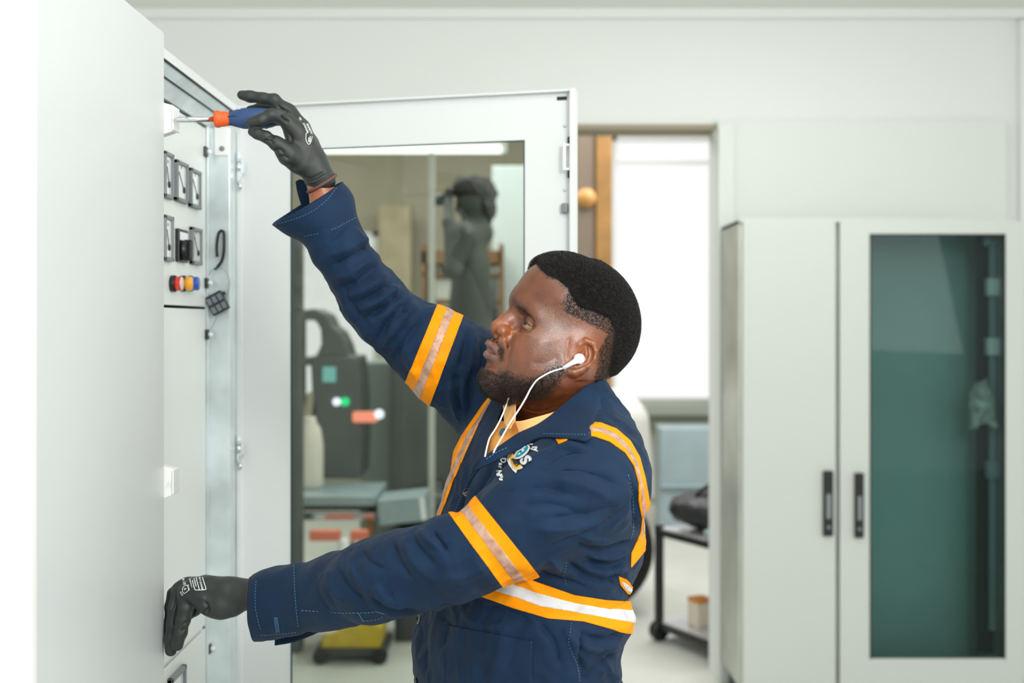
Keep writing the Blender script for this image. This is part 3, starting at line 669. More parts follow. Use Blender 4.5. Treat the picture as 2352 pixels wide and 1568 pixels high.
# wire loop with black connector hanging from the post edge
def hanging_bits():
    Y = 2.463
    def p(px, py, y=Y): return W(px, py, y)
    m = MB(); pts = catmull([(499,590),(498,565),(501,540),(507,530),(514,534),(515,555),(514,580),(509,600),(500,612),(492,618)], 40)
    m.tube([p(a, b) for a, b in pts], 0.0032, 10); hk = m.build('cable_tie_hook', M_black); tag(hk, 'black strap hook looped over the galvanised post edge', 'strap')
    m = MB(); pts = catmull([(497,612),(485,622),(476,640),(474,658),(480,676),(492,688),(505,692),(518,684),(526,662),(526,640),(518,622),(505,613)], 50)
    m.tube([p(a, b, Y-0.004) for a, b in pts], 0.0011, 8); m.tube([p(a, b, Y-0.004) for a, b in catmull([(500,724),(492,742),(484,754),(476,768)], 14)], 0.0009, 8)
    tag(m.build('wire_loop', mat('thin_wire', (150,170,168), .4)), 'thin grey wire loop hanging below the black strap hook', 'wire')
    c = p(499, 696, Y-0.008); R = Matrix.Translation(c) @ Matrix.Rotation(math.radians(-28), 4, 'Y'); m = MB()
    m.box(-.020,.020,-.006,.006,-.022,.022,.002,R); 
    for i in range(3):
        for j in range(2): m.mat(1).box(-.017+i*.0125, -.008+i*.0125, -.0075, -.005, -.018+j*.02, -.004+j*.02, 0, R)
    m.mat(0).box(.018,.026,-.004,.004,.008,.016,.001,R)
    tag(m.build('connector_block', [mat('slate_plastic', (44,52,58), .4), mat('slate_light', (120,130,136), .35)]), 'black connector block hanging tilted from the thin wire loop', 'connector')
hanging_bits()
# ---------------------------------------------------------------- workshop seen through the glazed door
def through_glass():
    def bx(px0, px1, py0, py1, Y, D=0.3, floor=False):
        return ((px0-CX)/F*Y, (px1-CX)/F*Y, Y, Y+D, 0 if floor else ZC+(HY-py1)/F*Y, ZC+(HY-py0)/F*Y)
    # ceiling tube lamp
    Y = 6.4; x0, x1 = (735-CX)/F*Y, (1152-CX)/F*Y; z = ZC+(HY-343)/F*Y
    g = empty('tube_lamp', ((x0+x1)/2, Y, z), 'lit fluorescent tube lamp hanging in the workshop, seen through the door glass', 'lamp')
    L = (x1-x0)/2; MB().cyl((-L, 0, 0), (L, 0, 0), 0.024, 16).build('tube', M_tube, g)
    MB().box(-L-.03, L+.03, -.04, .04, .03, .07, .006).box(-L-.03, -L, -.02, .02, -.02, .03).box(L, L+.03, -.02, .02, -.02, .03).build('housing', M_white, g)
    for s in (-1, 1): MB().cyl((s*L*.6, 0, .07), (s*L*.6, 0, H2-z), .006, 8).build('suspension_rod', M_grey, g)
    # pale board standing in for reflected light, then pipe, post and tan board
    tag(MB().box(*bx(1130, 1262, 380, 800, 7.75, .12, True)).build('partition_board', mat('pale_board', (186,196,194), .5), bevel=.01), 'pale blue-grey partition board behind the photographer', 'board')
    tag(MB().box(*bx(984, 998, 350, 800, 5.98, .03, True)).build('conduit_pipe', mat('pale_pipe', (196,200,190), .4), bevel=.005), 'thin pale upright pipe left of the photographer', 'pipe')
    tag(MB().box(*bx(668, 690, 500, 1300, 5.33, .1, True)).build('door_post', M_gdark, bevel=.01), 'dark grey upright post left of the bright window', 'post')
    tag(MB().box(*bx(868, 945, 470, 860, 9.8, .2, True)).build('wall_board', mat('tan_board', (172,160,130), .7, var=.2), bevel=.02), 'tan board standing right of the second window', 'board')
    # shelf rack with boxes
    Y = 7.3; k = Y/F; X = lambda p: (p-CX)*k; Z = lambda p: ZC+(HY-p)*k
    g = empty('storage_rack', (X(1050), Y, 0), 'brown storage rack with dark and white boxes behind the photographer', 'rack'); ox = X(1050)
    for q in (575, 628, 690, 762): MB().box(X(968)-ox, X(1150)-ox, 0, .4, Z(q+(30 if q == 575 else 6)), Z(q), 0).build('shelf', M_brown, g)
    for q in (968, 1146): MB().box(X(q)-ox, X(q)+.03-ox, 0, .4, 0, Z(560)).build('upright', M_brown, g)
    first = True
    for (a, b, t, bt, mt, lab, nm) in ((1010,1050,609,627,M_vdark,'small black box left on the top shelf gap of the brown rack','storage_box'),(1075,1110,609,627,M_vdark,'small black box right on the top shelf gap of the brown rack','storage_box'),
        (1000,1062,640,689,mat('pale_box',(190,190,180),.6),'wide pale grey box on the middle shelf of the brown rack','storage_box'),(1066,1112,636,689,mat('cream_box',(226,216,196),.6),'cream box at the right of the middle rack shelf','storage_box'),
        (984,999,609,627,M_orange,'small orange carton at the left end of the rack','storage_box'),(1000,1140,705,761,M_vdark,'long black crate on the lowest visible rack shelf','storage_crate')):
        m = MB(); m.box(X(a), X(b), Y+.02, Y+.34, Z(bt), Z(t), .008); tag(m.build(nm, mt), lab, 'box' if nm == 'storage_box' else 'crate')
    # robot-like test machine with column, head, arm, screen, lamps
    Y = 6.0; k = Y/F; X = lambda p: (p-CX)*k; Z = lambda p: ZC+(HY-p)*k
    g = empty('test_machine', (X(760), Y+.2, 0), 'dark grey upright machine with teal screen and lamps, seen through the door glass', 'machine'); o = g.location
    def prism(px, y0, y1, name, mt, par):
        m = MB(); m.prism([(X(a)-o.x, Z(b)) for a, b in px], 1, y0-o.y, y1-o.y); return m.build(name, mt, par, bevel=.012)
    prism([(712,822),(820,818),(826,880),(830,1000),(826,1100),(740,1100),(728,980),(716,900)], Y, Y+.4, 'column', M_gdark, g)
    prism([(688,712),(720,708),(748,722),(760,748),(778,762),(792,790),(800,818),(820,822),(824,840),(690,840),(690,822),(724,818),(736,790),(734,755),(722,735),(688,735)], Y+.02, Y+.34, 'machine_head', M_gdark, g)
    prism([(688,722),(692,722),(692,1060),(688,1060)], Y+.05, Y+.15, 'side_rail', M_vdark, g)
    prism([(706,900),(722,900),(712,1010),(690,1050),(684,1020)], Y-.02, Y+.2, 'arm', M_beige, g)
    m = MB(); m.box(X(742)-o.x, X(772)-o.x, Y-.02-o.y, Y-.0-o.y, Z(877), Z(842), .003); m.build('screen', M_cyan, g)
    MB().lathe((X(774)-o.x, Y-o.y-.0, Z(922)), (0,-1,0), [(0,.02),(.02,.02),(.03,.012)], 16).build('indicator', M_wled, g)
    MB().lathe((X(793)-o.x, Y-o.y-.0, Z(922)), (0,-1,0), [(0,.022),(.02,.022),(.03,.012)], 16).build('indicator', M_green, g)
    MB().box(X(812)-o.x, X(868)-o.x, Y-.05-o.y, Y+.0-o.y, Z(968), Z(944), .01).build('indicator', M_redl, g)
    MB().lathe((X(872)-o.x, Y-.02-o.y, Z(950)), (0,-1,0), [(0,.025),(.03,.022),(.04,.01)], 16).build('indicator', M_wled, g)
    # cabinets behind it
    tag(MB().box(*bx(826, 905, 830, 1180, 6.9, .5, True)).build('metal_locker', mat('grey_green_locker', (124,136,130), .45), bevel=.015), 'grey-green locker right of the test machine', 'locker')
    tag(MB().box(*bx(900, 1160, 790, 1180, 6.7, .6, True)).build('dark_locker', mat('locker_grey', (96,104,98), .5, var=.3, vscale=2), bevel=.015), 'wide dark grey locker below the brown rack', 'locker')
    # cream covers low on the left
    tag(MB().lathe(((712-CX)/F*5.8, 5.8, ZC-(1140-HY)/F*5.5), (0,0,1), [(0,.06),(.02,.068),(.22,.068),(.30,.055),(.34,.03),(.36,.03)], 20).build('canister', mat('cream_canister', (232,226,212), .4)), 'cream canister standing on the work bench below the test machine', 'canister')
    # bench with two rails and a pale box
    Y = 5.5; k = Y/F; X = lambda p: (p-CX)*k; Z = lambda p: ZC+(HY-p)*k
    g = empty('work_bench', (X(780), Y, 0), 'steel work bench with twin rails, seen through the door glass', 'bench'); ox = X(780)
    MB().box(X(640)-ox, X(862)-ox, 0, .5, Z(1162), Z(1140), .006).build('bench_top', M_bluegrey, g)
    MB().box(X(640)-ox, X(860)-ox, .02, .06, Z(1196), Z(1180), .004).build('rail', M_chrome, g)
    MB().box(X(640)-ox, X(860)-ox, .1, .45, Z(1180), Z(1163)).build('apron', M_vdark, g)
    for q in (655, 838): MB().box(X(q)-ox, X(q)+.04-ox, .05, .09, 0, Z(1180)).build('leg', M_brown, g)
    c = W(924, 1170, Y); R = Matrix.Translation(c) @ Matrix.Rotation(math.radians(-6), 4, 'Y')
    m = MB(); m.box(-.118,.118,-.02,.25,-.065,.06,.01,R); m.mat(1).box(.09,.112,-.022,-.018,-.055,.05,0,R); m.mat(0).box(-.118,.118,.1,.14,-.075,-.06,0,R)
    tag(m.build('plastic_case', [M_bluegrey, M_white]), 'pale blue plastic case at the right end of the work bench', 'case')
    tag(MB().box(X(905), X(985), Y+.02, Y+.28, 0, Z(1214), .01).build('case_pedestal', M_vdark), 'black pedestal under the pale blue case', 'pedestal')
    # two red-orange handles on a stand, pole and yellow base
    Y = 5.3; k = Y/F; X = lambda p: (p-CX)*k; Z = lambda p: ZC+(HY-p)*k
    g = empty('floor_jack', (X(808), Y, 0), 'yellow and black floor jack with a thin pole, on the workshop floor', 'jack'); ox = X(808)
    MB().cyl((0, 0, Z(1500)), (0, 0, Z(1245)), .016, 14).build('pole', M_gdark, g)
    MB().box(X(712)-ox, X(782)-ox, -.03, .03, Z(1240), Z(1216), .01).box(X(806)-ox, X(846)-ox, -.03, .03, Z(1240), Z(1216), .01).build('hand_grip', M_rubred, g)
    MB().lathe((X(790)-ox, -.03, Z(1262)), (.2,0,1), [(-.05,.01),(-.02,.025),(.04,.028),(.06,.01)], 16).build('grip_knob', M_white, g)
    zb = 0.0; m = MB(); m.prism([(X(745)-ox, .0+.06), (X(880)-ox, .06), (X(885)-ox, .16), (X(850)-ox, .20), (X(800)-ox, .15), (X(750)-ox, .12)], 1, -.12, .12); m.build('jack_body', M_yellow, g, bevel=.008)
    m = MB(); m.box(X(735)-ox, X(895)-ox, -.14, .14, .03, .07, .01); m.build('jack_base', M_vdark, g)
    for q in (748, 880):
        MB().cyl((X(q)-ox, -.15, .035), (X(q)-ox, -.11, .035), .035, 18).build('wheel', M_tyre, g)
    MB().box(X(725)-ox, X(780)-ox, -.1, .1, .125, .15, .006).build('jack_plate', M_white, g)
    # long pallet on the floor
    m = MB()
    for i in range(4): m.box(-1.25, -.55, 6.0+i*.16, 6.12+i*.16, .10, .125)
    for i in range(3): m.box(-1.25+i*.3, -1.15+i*.3, 6.0, 6.6, .0, .1)
    tag(m.build('pallet', mat('worn_wood', (150,150,138), .7)), 'low grey pallet on the workshop floor behind the jack', 'pallet')
through_glass()

def photographer():
    Y = 6.35; k = Y/F; sc = 1.0
    P_ = lambda px, py, d=0.0: Wn(px, py, Y+d*1.0)
    loc = (P_(1085, 740)[0], Y, 0)
    g = empty('person', loc, 'person in dark clothes raising a camera to the eye, seen through the door glass', 'person')  # solid figure added beyond the glass in place of a reflected silhouette
    R_ = lambda r: r*k
    s = SDF(P_(985, 380, -.4)-[0,0,0.9], P_(1175, 380, .4)*1.0+[0, 0, .05], 0.012)
    lo = P_(980, 980, -.3); hi = P_(1180, 385, .35)
    s = SDF(lo, hi, 0.009)
    s.ell(P_(1090, 462), (R_(42), .10, R_(52)))
    s.cone(P_(1095, 480), P_(1100, 530), R_(24), R_(26), .03)
    s.cone(P_(1060, 475), P_(1048, 482), R_(10), R_(6), .02)
    s.cone(P_(1060, 540, -.16), P_(1105, 535, .16), R_(30), R_(30), .06)
    s.ell(P_(1082, 640), (R_(46), .19, R_(110)), .06)
    s.cone(P_(1085, 700), P_(1085, 960), R_(50), R_(50), .06)
    s.chain([tuple(P_(1070, 545, -.19))+(R_(22),), tuple(P_(1040, 620, -.24))+(R_(18),), tuple(P_(1030, 510, -.16))+(R_(12),), tuple(P_(1028, 452, -.05))+(R_(8),)], .03)
    s.chain([tuple(P_(1090, 545, .19))+(R_(22),), tuple(P_(1050, 610, .22))+(R_(18),), tuple(P_(1036, 520, .14))+(R_(12),), tuple(P_(1030, 468, .04))+(R_(8),)], .03)
    for d in (-.09, .09):                                     # legs down to the step
        pass
    P, Q = s.mesh(2)
    o = mesh_np('body', P, Q, mat('dark_shirt', (70,76,69), .8)); o.parent = g; o.location = -g.location  # darkness of the silhouette put into the colour
    s = SDF(P_(1030, 560, -.25), P_(1160, 380, .25), 0.008)
    s.ell(P_(1092, 440), (R_(46), .105, R_(38))); s.ell(P_(1112, 462), (R_(30), .10, R_(46)), .03); s.cone(P_(1120, 480), P_(1122, 505), R_(16), R_(8), .03)
    s.ell(P_(1060, 432), (R_(20), .08, R_(24)), .03)
    s.ell(P_(1052, 485), (R_(32), .12, R_(28)), .02, 's')
    P, Q = s.mesh(1); N = normals(P, Q); P = P+N*(noise3(P, .04, 2)*.01)[:, None]
    o = mesh_np('hair', P, Q, mat('dark_hair', (40,41,36), .8)); o.parent = g; o.location = -g.location
    # legs
    m = MB(); c = P_(1085, 940); zb = 0.62
    for d in (-.09, .09): m.tube([(c[0], Y+d, c[2]+.1), (c[0]-.01, Y+d, (c[2]+zb)/2), (c[0]+.02, Y+d, zb+.05)], [.085,.065,.045], 14); m.box(c[0]-.16, c[0]+.06, Y+d-.045, Y+d+.045, zb, zb+.07, .02)
    o = m.build('trousers', M_vdark); o.parent = g; o.location = -g.location
    # camera held to the eye
    c = P_(1030, 457); h = empty('photo_camera', c, 'black camera held at the eye of the person behind the glass', 'camera')
    MB().box(-.02,.025,-.065,.065,-.045,.04,.006).box(-.015,.02,-.03,.03,.04,.06,.006).build('camera_body', M_black, h)
    MB().lathe((-.02,0,-.005), (-1,0,0), [(0,.03),(.03,.032),(.055,.032),(.056,.025)], 20).build('lens', M_black, h)
    # step the person stands on
    m = MB(); m.box(c[0]-.25+.13, c[0]+.36, Y-.3, Y+.3, .58, .62); 
    for a in (-.1, .31):
        for b in (-.27, .25): m.box(c[0]+a+.0, c[0]+a+.03, Y+b, Y+b+.03, 0, .58)
    m.box(c[0]-.1, c[0]+.34, Y-.28, Y+.28, .28, .31)
    tag(m.build('work_platform', M_gdark), 'low grey step platform under the person behind the glass', 'platform')
photographer()
# ---------------------------------------------------------------- the worker
M_navy = mat('navy_twill', (6,41,71), 0.68, bump=0.5, bscale=1400, sheen=0.05, spec=0.25, rgb2=(5,34,61), vscale=14)
M_navyin = mat('navy_inside', (20,40,66), 0.8)
M_hiv = mat('hi_vis_orange', (255,168,0), 0.55, bump=0.3, bscale=1200, spec=0.15)
M_hiv.node_tree.nodes['Principled BSDF'].inputs['Base Color'].default_value = lin((255,154,0))
M_silver = mat('worn_reflective_tape', (205,170,152), 0.45, metal=0.25, bump=0.4, bscale=500, rgb2=(178,128,102), vscale=70)
M_silverw = mat('reflective_tape', (226,226,230), 0.4, metal=0.1, bump=0.3, bscale=500, rgb2=(205,205,208), vscale=40)
M_shirt = mat('orange_cotton', (250,172,84), 0.75, bump=0.4, bscale=900, rgb2=(240,158,66), vscale=20)
M_shirtc = mat('orange_cotton_collar', (250,192,122), 0.75, bump=0.4, bscale=900)
M_glove = mat('black_glove', (43,48,47), 0.42, bump=0.35, bscale=1500, rgb2=(44,48,46), vscale=20)
M_hem = mat('brown_hem', (104,70,60), 0.8, bump=0.5, bscale=900)
M_print = mat('white_print', (222,228,226), 0.6)
M_stitch = mat('blue_stitch', (78,122,158), 0.7)
M_hairm = mat('black_hair', (17,15,15), 0.55)
M_hair2 = mat('black_hair_strand', (44,42,40), 0.32)
M_scl = mat('sclera', (150,122,92), 0.15, coat=0.8)
M_iris = mat('iris', (24,14,10), 0.25, coat=0.25)
M_btn = mat('dark_button', (16,18,24), 0.2, coat=0.5)
M_bbtn = mat('blue_button', (20,84,130), 0.2, coat=0.5)

# skin: base colour from three vertex attributes (stubble, lips, flush) and noise
def skin_mat():
    m = bpy.data.materials.new('skin'); m.use_nodes = True; nt = m.node_tree; b = nt.nodes['Principled BSDF']; L = nt.links.new
    tc = nt.nodes.new('ShaderNodeTexCoord')
    def noise(sc, det=4):
        n = nt.nodes.new('ShaderNodeTexNoise'); n.inputs['Scale'].default_value = sc; n.inputs['Detail'].default_value = det; L(tc.outputs['Object'], n.inputs['Vector']); return n
    def mix(fac, a, c):
        x = nt.nodes.new('ShaderNodeMix'); x.data_type = 'RGBA'
        if isinstance(fac, float): x.inputs[0].default_value = fac
        else: L(fac, x.inputs[0])
        for i, v in ((6, a), (7, c)):
            if isinstance(v, tuple): x.inputs[i].default_value = v
            else: L(v, x.inputs[i])
        return x.outputs[2]
    def attr(nm):
        a = nt.nodes.new('ShaderNodeAttribute'); a.attribute_name = nm; return a.outputs['Fac']
    def rng_(s, a, b_):
        r = nt.nodes.new('ShaderNodeMapRange'); r.inputs[1].default_value = a; r.inputs[2].default_value = b_; L(s, r.inputs[0]); return r.outputs[0]
    n1 = noise(55); c = mix(rng_(n1.outputs[0], .35, .68), lin((116,63,34)), lin((92,50,28)))
    c = mix(attr('flush'), c, lin((184,104,56)))
    c = mix(attr('lip'), c, lin((124,82,72)))
    n2 = noise(700, 2); mu = nt.nodes.new('ShaderNodeMath'); mu.operation = 'MULTIPLY'; L(attr('stub'), mu.inputs[0]); L(rng_(n2.outputs[0], .3, .62), mu.inputs[1])
    c = mix(mu.outputs[0], c, lin((30,22,20)))
    L(c, b.inputs['Base Color'])
    b.inputs['Roughness'].default_value = 0.31; b.inputs['Specular IOR Level'].default_value = 0.62
    b.inputs['Coat Weight'].default_value = 0.38; b.inputs['Coat Roughness'].default_value = 0.26
    b.inputs['Subsurface Weight'].default_value = 0.06; b.inputs['Subsurface Radius'].default_value = (0.012, 0.005, 0.003); b.inputs['Subsurface Scale'].default_value = 0.4
    v = nt.nodes.new('ShaderNodeTexVoronoi'); v.inputs['Scale'].default_value = 850; L(tc.outputs['Object'], v.inputs['Vector'])
    n3 = noise(260, 4); ad = nt.nodes.new('ShaderNodeMath'); ad.operation = 'ADD'; L(v.outputs['Distance'], ad.inputs[0]); L(n3.outputs[0], ad.inputs[1])
    bp = nt.nodes.new('ShaderNodeBump'); bp.inputs['Strength'].default_value = 0.34; bp.inputs['Distance'].default_value = 0.0008; L(ad.outputs[0], bp.inputs['Height']); L(bp.outputs[0], b.inputs['Normal'])
    return m
M_skin = skin_mat()
MAN = empty('person', (0.12, 1.85, 0), 'man in navy work jacket with orange bands reaching up to the cabinet with a screwdriver', 'person')
def put(o): o.parent = MAN; o.location = -MAN.location; return o

VIEW = lambda P: (P-np.array([0,0,ZC]))/np.linalg.norm(P-np.array([0,0,ZC]), axis=1)[:, None]
def sculpt(P, Q, strokes):
    N = normals(P, Q); px = proj(P); face = -(N*VIEW(P)).sum(1); fw_ = np.clip((face+.25)/.45, 0, 1)
    D = np.zeros(len(P))
    for pts, wd, dp in strokes:
        pts_ = catmull(pts, 14) if len(pts) > 2 else np.array(pts, float)
        lo = pts_.min(0)-wd*3; hi = pts_.max(0)+wd*3; m = (px[:, 0] > lo[0]) & (px[:, 0] < hi[0]) & (px[:, 1] > lo[1]) & (px[:, 1] < hi[1])
        if not m.any(): continue
        d, t = line_d(px[m], pts_); tp = np.clip(np.minimum(t, 1-t)/.22, 0, 1); tp = tp*tp*(3-2*tp)
        D[m] += dp*.0024*np.exp(-(d/(wd*.85))**1.35)*(0.15+.85*tp)
    D = np.clip(D, -.0075, .0075)
    return P+N*(D*fw_)[:, None]
# ---- head frame
HS = 0.995; PIT = math.radians(26); YAW = math.radians(17); ROL = math.radians(0)
Rh = np.array(Matrix.Rotation(YAW, 3, 'Z') @ Matrix.Rotation(PIT, 3, 'Y') @ Matrix.Rotation(ROL, 3, 'X'))
EARC = np.array([0.012, -0.074, -0.012])                     # near ear canal in head coordinates
HC = Wn(1326, 822, 1.745)-HS*(Rh @ (EARC*[.93,1,1.07]))
AXS = np.array([.93, 1.0, 1.07])                            # shorter front to back
def H(q): return HC+HS*(Rh @ (np.array(q, float)*AXS))
def toq(P): return ((P-HC) @ Rh)/HS/AXS
print('head centre', HC, 'nose px', proj(H((-.118,0,-.018))[None]), 'top', proj(H((.02,0,.134))[None]), 'chin', proj(H((-.09,0,-.1))[None]))

def build_head():
    lo = HC+np.array([-.20,-.15,-.30]); hi = HC+np.array([.16,.15,.17]); s = SDF(lo, hi, 0.00145)
    def E(c, r, k=0.0, mode='u', Rl=None):
        R = Rh if Rl is None else Rh @ Rl
        s.ell(H(c), np.array(r)*HS*(AXS if Rl is None else 1), k*HS, mode, R=R)
    def K(p, q, r1, r2, k=0.0, mode='u'): s.cone(H(p), H(q), r1*HS, r2*HS, k*HS, mode)
    both = (-1, 1)
    E((.018,0,.048), (.092,.075,.080)); E((-.040,0,.060), (.070,.063,.062), .03); E((-.005,0,.062), (.075,.066,.060), .04)
    E((.042,0,.034), (.062,.067,.062), .03)                # occiput
    E((-.042,0,-.015), (.050,.060,.070), .03)              # mid face
    for y in both:
        K((-.010,y*.052,-.054), (-.074,y*.016,-.089), .021, .017, .03)     # jaw
        K((.008,y*.058,.000), (-.008,y*.053,-.052), .020, .021, .03)
        E((-.054,y*.040,-.012), (.028,.025,.022), .025)    # cheekbone
        E((-.054,y*.036,-.042), (.030,.025,.032), .03)     # full cheek
    E((-.040,0,-.066), (.045,.044,.030), .03)
    for y in both: E((-.024,y*.042,-.022), (.044,.022,.046), .03)
    E((-.080,0,-.088), (.020,.022,.016), .022)             # chin
    E((-.078,0,-.048), (.026,.033,.028), .02)              # muzzle
    E((-.094,0,-.037), (.018,.019,.012), .014)
    K((-.095,0,.044), (-.086,0,.030), .012, .012, .02)
    for y in both: K((-.0950,y*.012,.035), (-.076,y*.045,.022), .0105, .0075, .022)   # brow ridge
    for y in both: E((-.098,y*.034,.0035), (.019,.019,.0125), .016, 's')    # sockets
    for y in both: E((-.084,y*.0475,.0000), (.016,.010,.0085), .012, 's')
    # nose
    K((-.089,0,.016), (-.1030,0,.000), .0110, .0105, .014); K((-.1030,0,.000), (-.1125,0,-.0150), .0105, .0120, .010)
    for y in both:
        E((-.1035,y*.0155,-.0200), (.0135,.0088,.0092), .007)
        E((-.1120,y*.0095,-.0285), (.0080,.0052,.0058), .003, 's')
        E((-.092,y*.0265,-.016), (.010,.0035,.012), .006, 's')             # crease behind the nostril wing
    # lips
    for y in both:
        K((-.1120,y*.003,-.0430), (-.1015,y*.015,-.0475), .0078, .0062, .005); K((-.1015,y*.015,-.0475), (-.0915,y*.0270,-.0558), .0064, .0036, .006)
        K((-.1060,0,-.0595), (-.0985,y*.014,-.0590), .0085, .0072, .005); K((-.0985,y*.014,-.0590), (-.0915,y*.0265,-.0578), .0074, .004, .006)
    for y in both:
        K((-.1210,0,-.0508), (-.1065,y*.014,-.0530), .0042, .0036, .0012, 's'); K((-.1065,y*.014,-.0530), (-.0945,y*.0285,-.0576), .0036, .0010, .001, 's')
    E((-.1080,0,-.0715), (.012,.022,.0050), .010, 's')      # fold under the lip
    for y in both: K((-.095,y*.024,-.022), (-.084,y*.037,-.050), .0022, .0022, .009, 's')   # smile line
    # eyelids
    for y in both:
        s.ell(H((-.0715,y*.0360,.0040)), np.array([.0152,.0154,.0148])*HS, .004*HS, R=Rh)
        op = Rh @ np.array(Matrix.Rotation(y*math.radians(-20), 3, 'X'))
        s.ell(H((-.0830,y*.0365,.0027)), np.array([.0260,.0180,.0042])*HS, .0010*HS, 's', R=op)
        K((-.0875,y*.024,-.0085), (-.0780,y*.046,-.0125), .0010, .0010, .005, 's')
    # ears
    es = 0.80; ec = np.array([.012, .078, -.012]); e0 = np.array([.012, .078, 0.])
    def ES(c, y): c = ec+(np.array(c, float)-e0)*es; c[1] *= y; return c
    for y in both:
        Re = np.array(Matrix.Rotation(y*math.radians(20), 3, 'Z') @ Matrix.Rotation(math.radians(-10), 3, 'Y'))
        def EE(c, r, k, mode='u', Rl=None): E(ES(c, y), np.array(r)*es, k, mode, Rl)
        def EK(a, b, k): K(ES(a[:3], y), ES(b[:3], y), a[3]*es, b[3]*es, k)
        EE((.020,.0765,.004), (.0175,.0050,.0290), .006, 'u', Re)
        hel = [(.002,.0765,.008,.0034),(.001,.0795,.022,.0046),(.010,.083,.0335,.0052),(.024,.086,.0345,.0054),(.035,.088,.025,.0050),(.039,.0885,.010,.0046),(.035,.087,-.006,.0044),(.026,.0835,-.018,.0050),(.015,.0805,-.027,.0070),(.005,.0775,-.030,.0072)]
        for a, b in zip(hel, hel[1:]): EK(a, b, .003)
        EK((.002,.0765,.008,.0034), (.010,.078,.001,.0026), .003)
        EE((.0245,.0860,.011), (.0125,.0060,.0195), .002, 's', Re)       # scapha hollow
        ah = [(.016,.0815,.023,.0026),(.0235,.0825,.012,.0034),(.0250,.0825,.000,.0034),(.019,.081,-.011,.0034),(.011,.079,-.0155,.0034)]
        for a, b in zip(ah, ah[1:]): EK(a, b, .0025)
        EE((.0125,.083,.000), (.0085,.0085,.0110), .002, 's')            # concha
        EE((.000,.0760,-.001), (.0045,.0045,.0065), .003)                # tragus
    # neck, world space
    n0 = H((.030,0,-.035)); n1 = Wn(1296, 985, 1.845)
    s.cone(n0, n1, .060, .066, .035)
    s.cone(H((-.02,0,-.066)), n1+np.array([-.035,0,.03]), .040, .050, .04)
    for y in both: s.cone(H((.03,y*.05,-.03)), n1+np.array([-.045, y*.03, -.02]), .018, .016, .02)
    s.cone(n1, n1+np.array([0.015,0,-.11]), .064, .085, .03)
    P, Q = s.mesh(1)
    return P, Q
HP, HQ = build_head()
print('head verts', len(HP))
hq = toq(HP); bell = lambda x, a, b, w_: sm0((x-a)/w_)*sm0((b-x)/w_)
def sm0(t): t = np.clip(t, 0, 1); return t*t*(3-2*t)
cm = bell(hq[:, 0], -.078, .004, .014)*bell(hq[:, 2], -.080, .060, .016)*sm0((np.abs(hq[:, 1])-.040)/.010)*(1-sm0((np.abs(hq[:, 1])-.0725)/.004)*(hq[:, 0] > -.012))
fm = np.maximum(cm, bell(hq[:, 0], -.13, -.02, .01)*sm0((hq[:, 2]-.050)/.012)*.8)
for _ in range(110): HP = smooth(HP, HQ, .6, fm)
gm = np.ones(len(HP))*(1-bell(hq[:, 0], -.14, -.085, .006)*bell(hq[:, 2], -.068, -.036, .006))*.5
HP = smooth(HP, HQ, 1.0, gm)
FACE = [([(1171,752),(1176,764),(1175,778),(1166,787)],3,-.55),([(1174,790),(1169,812),(1164,835),(1160,855)],5,-.55),([(1186,785),(1180,810),(1174,835)],8,.35),
 ([(1188,716),(1200,724),(1216,738),(1232,756)],2.6,-.5),([(1186,722),(1198,731),(1214,745),(1226,758)],2.4,.35),([(1192,748),(1204,757),(1220,764)],3.2,-.45),([(1190,756),(1206,767),(1226,772)],5,.25),
 ([(1139,763),(1146,771),(1155,777)],3.0,-.6),([(1150,824),(1156,830),(1158,838)],4,-.45),([(1224,790),(1262,782),(1300,775)],13,.18),([(1215,830),(1250,835),(1290,815)],18,-.7),([(1262,690),(1275,715),(1272,742)],16,-.2),
 ([(1118,838),(1130,842),(1142,842)],5,-.4),([(1190,932),(1235,946),(1285,930)],3,-.5),([(1200,948),(1250,958),(1290,948)],3,-.35),([(1308,770),(1303,800),(1300,830)],6,-.4),([(1185,700),(1200,706),(1218,722)],5,.3)]
HP = sculpt(HP, HQ, FACE)
hq = toq(HP); HN = normals(HP, HQ)
def Z2(pts, ox=1000, oy=540, sc=2.7038): return [(ox+a/sc, oy+b/sc) for a, b in pts]
def near_px(q):                                            # project with the far half mirrored onto the near half
    q = q.copy(); q[:, 1] = -np.abs(q[:, 1]); return proj(HC+HS*((q*AXS) @ Rh.T))
npx = near_px(hq)
HAIRD = Z2([(600,140),(655,195),(700,240),(770,270),(835,325),(855,370),(892,433),(1000,470),(1087,505),(1130,595),(1114,730),(1095,838),(1090,960),(1400,900),(1400,0),(600,0)])
HAIRF = Z2([(600,120),(650,190),(700,240),(770,270),(830,325),(800,385),(785,420),(800,470),(850,560),(862,620),(880,650),(960,668),(1005,700),(1012,800),(985,880),(1000,930),(1080,880),(1400,900),(1400,0),(600,0)])
sdD = poly_sd(npx, HAIRD); sdF = poly_sd(npx, HAIRF)
# scalp seen over the top of the forehead: use head coordinates instead of the projection
top = ((hq[:, 2] > .095+.0*hq[:, 0]) & (hq[:, 0] > -.055)) | (hq[:, 0] > .06)
sm = lambda x, a, b: np.clip((x-a)/(b-a), 0, 1)**2*(3-2*np.clip((x-a)/(b-a), 0, 1))
notface = sm(hq[:, 0]+0.25*(hq[:, 2]-.10)*-1, -.104, -.094)
hd = sm(sdD, -13, 9)*notface*sm(hq[:, 2], -.055, -.03); hf = sm(sdF, -3, 7)*notface*sm(hq[:, 2], -.06, -.045)
noear = 1-((np.abs(hq[:, 1]) > .0735) & (hq[:, 0] < .042) & (hq[:, 2] < .040) & (hq[:, 2] > -.04)).astype(float)
hd *= noear; hf *= noear
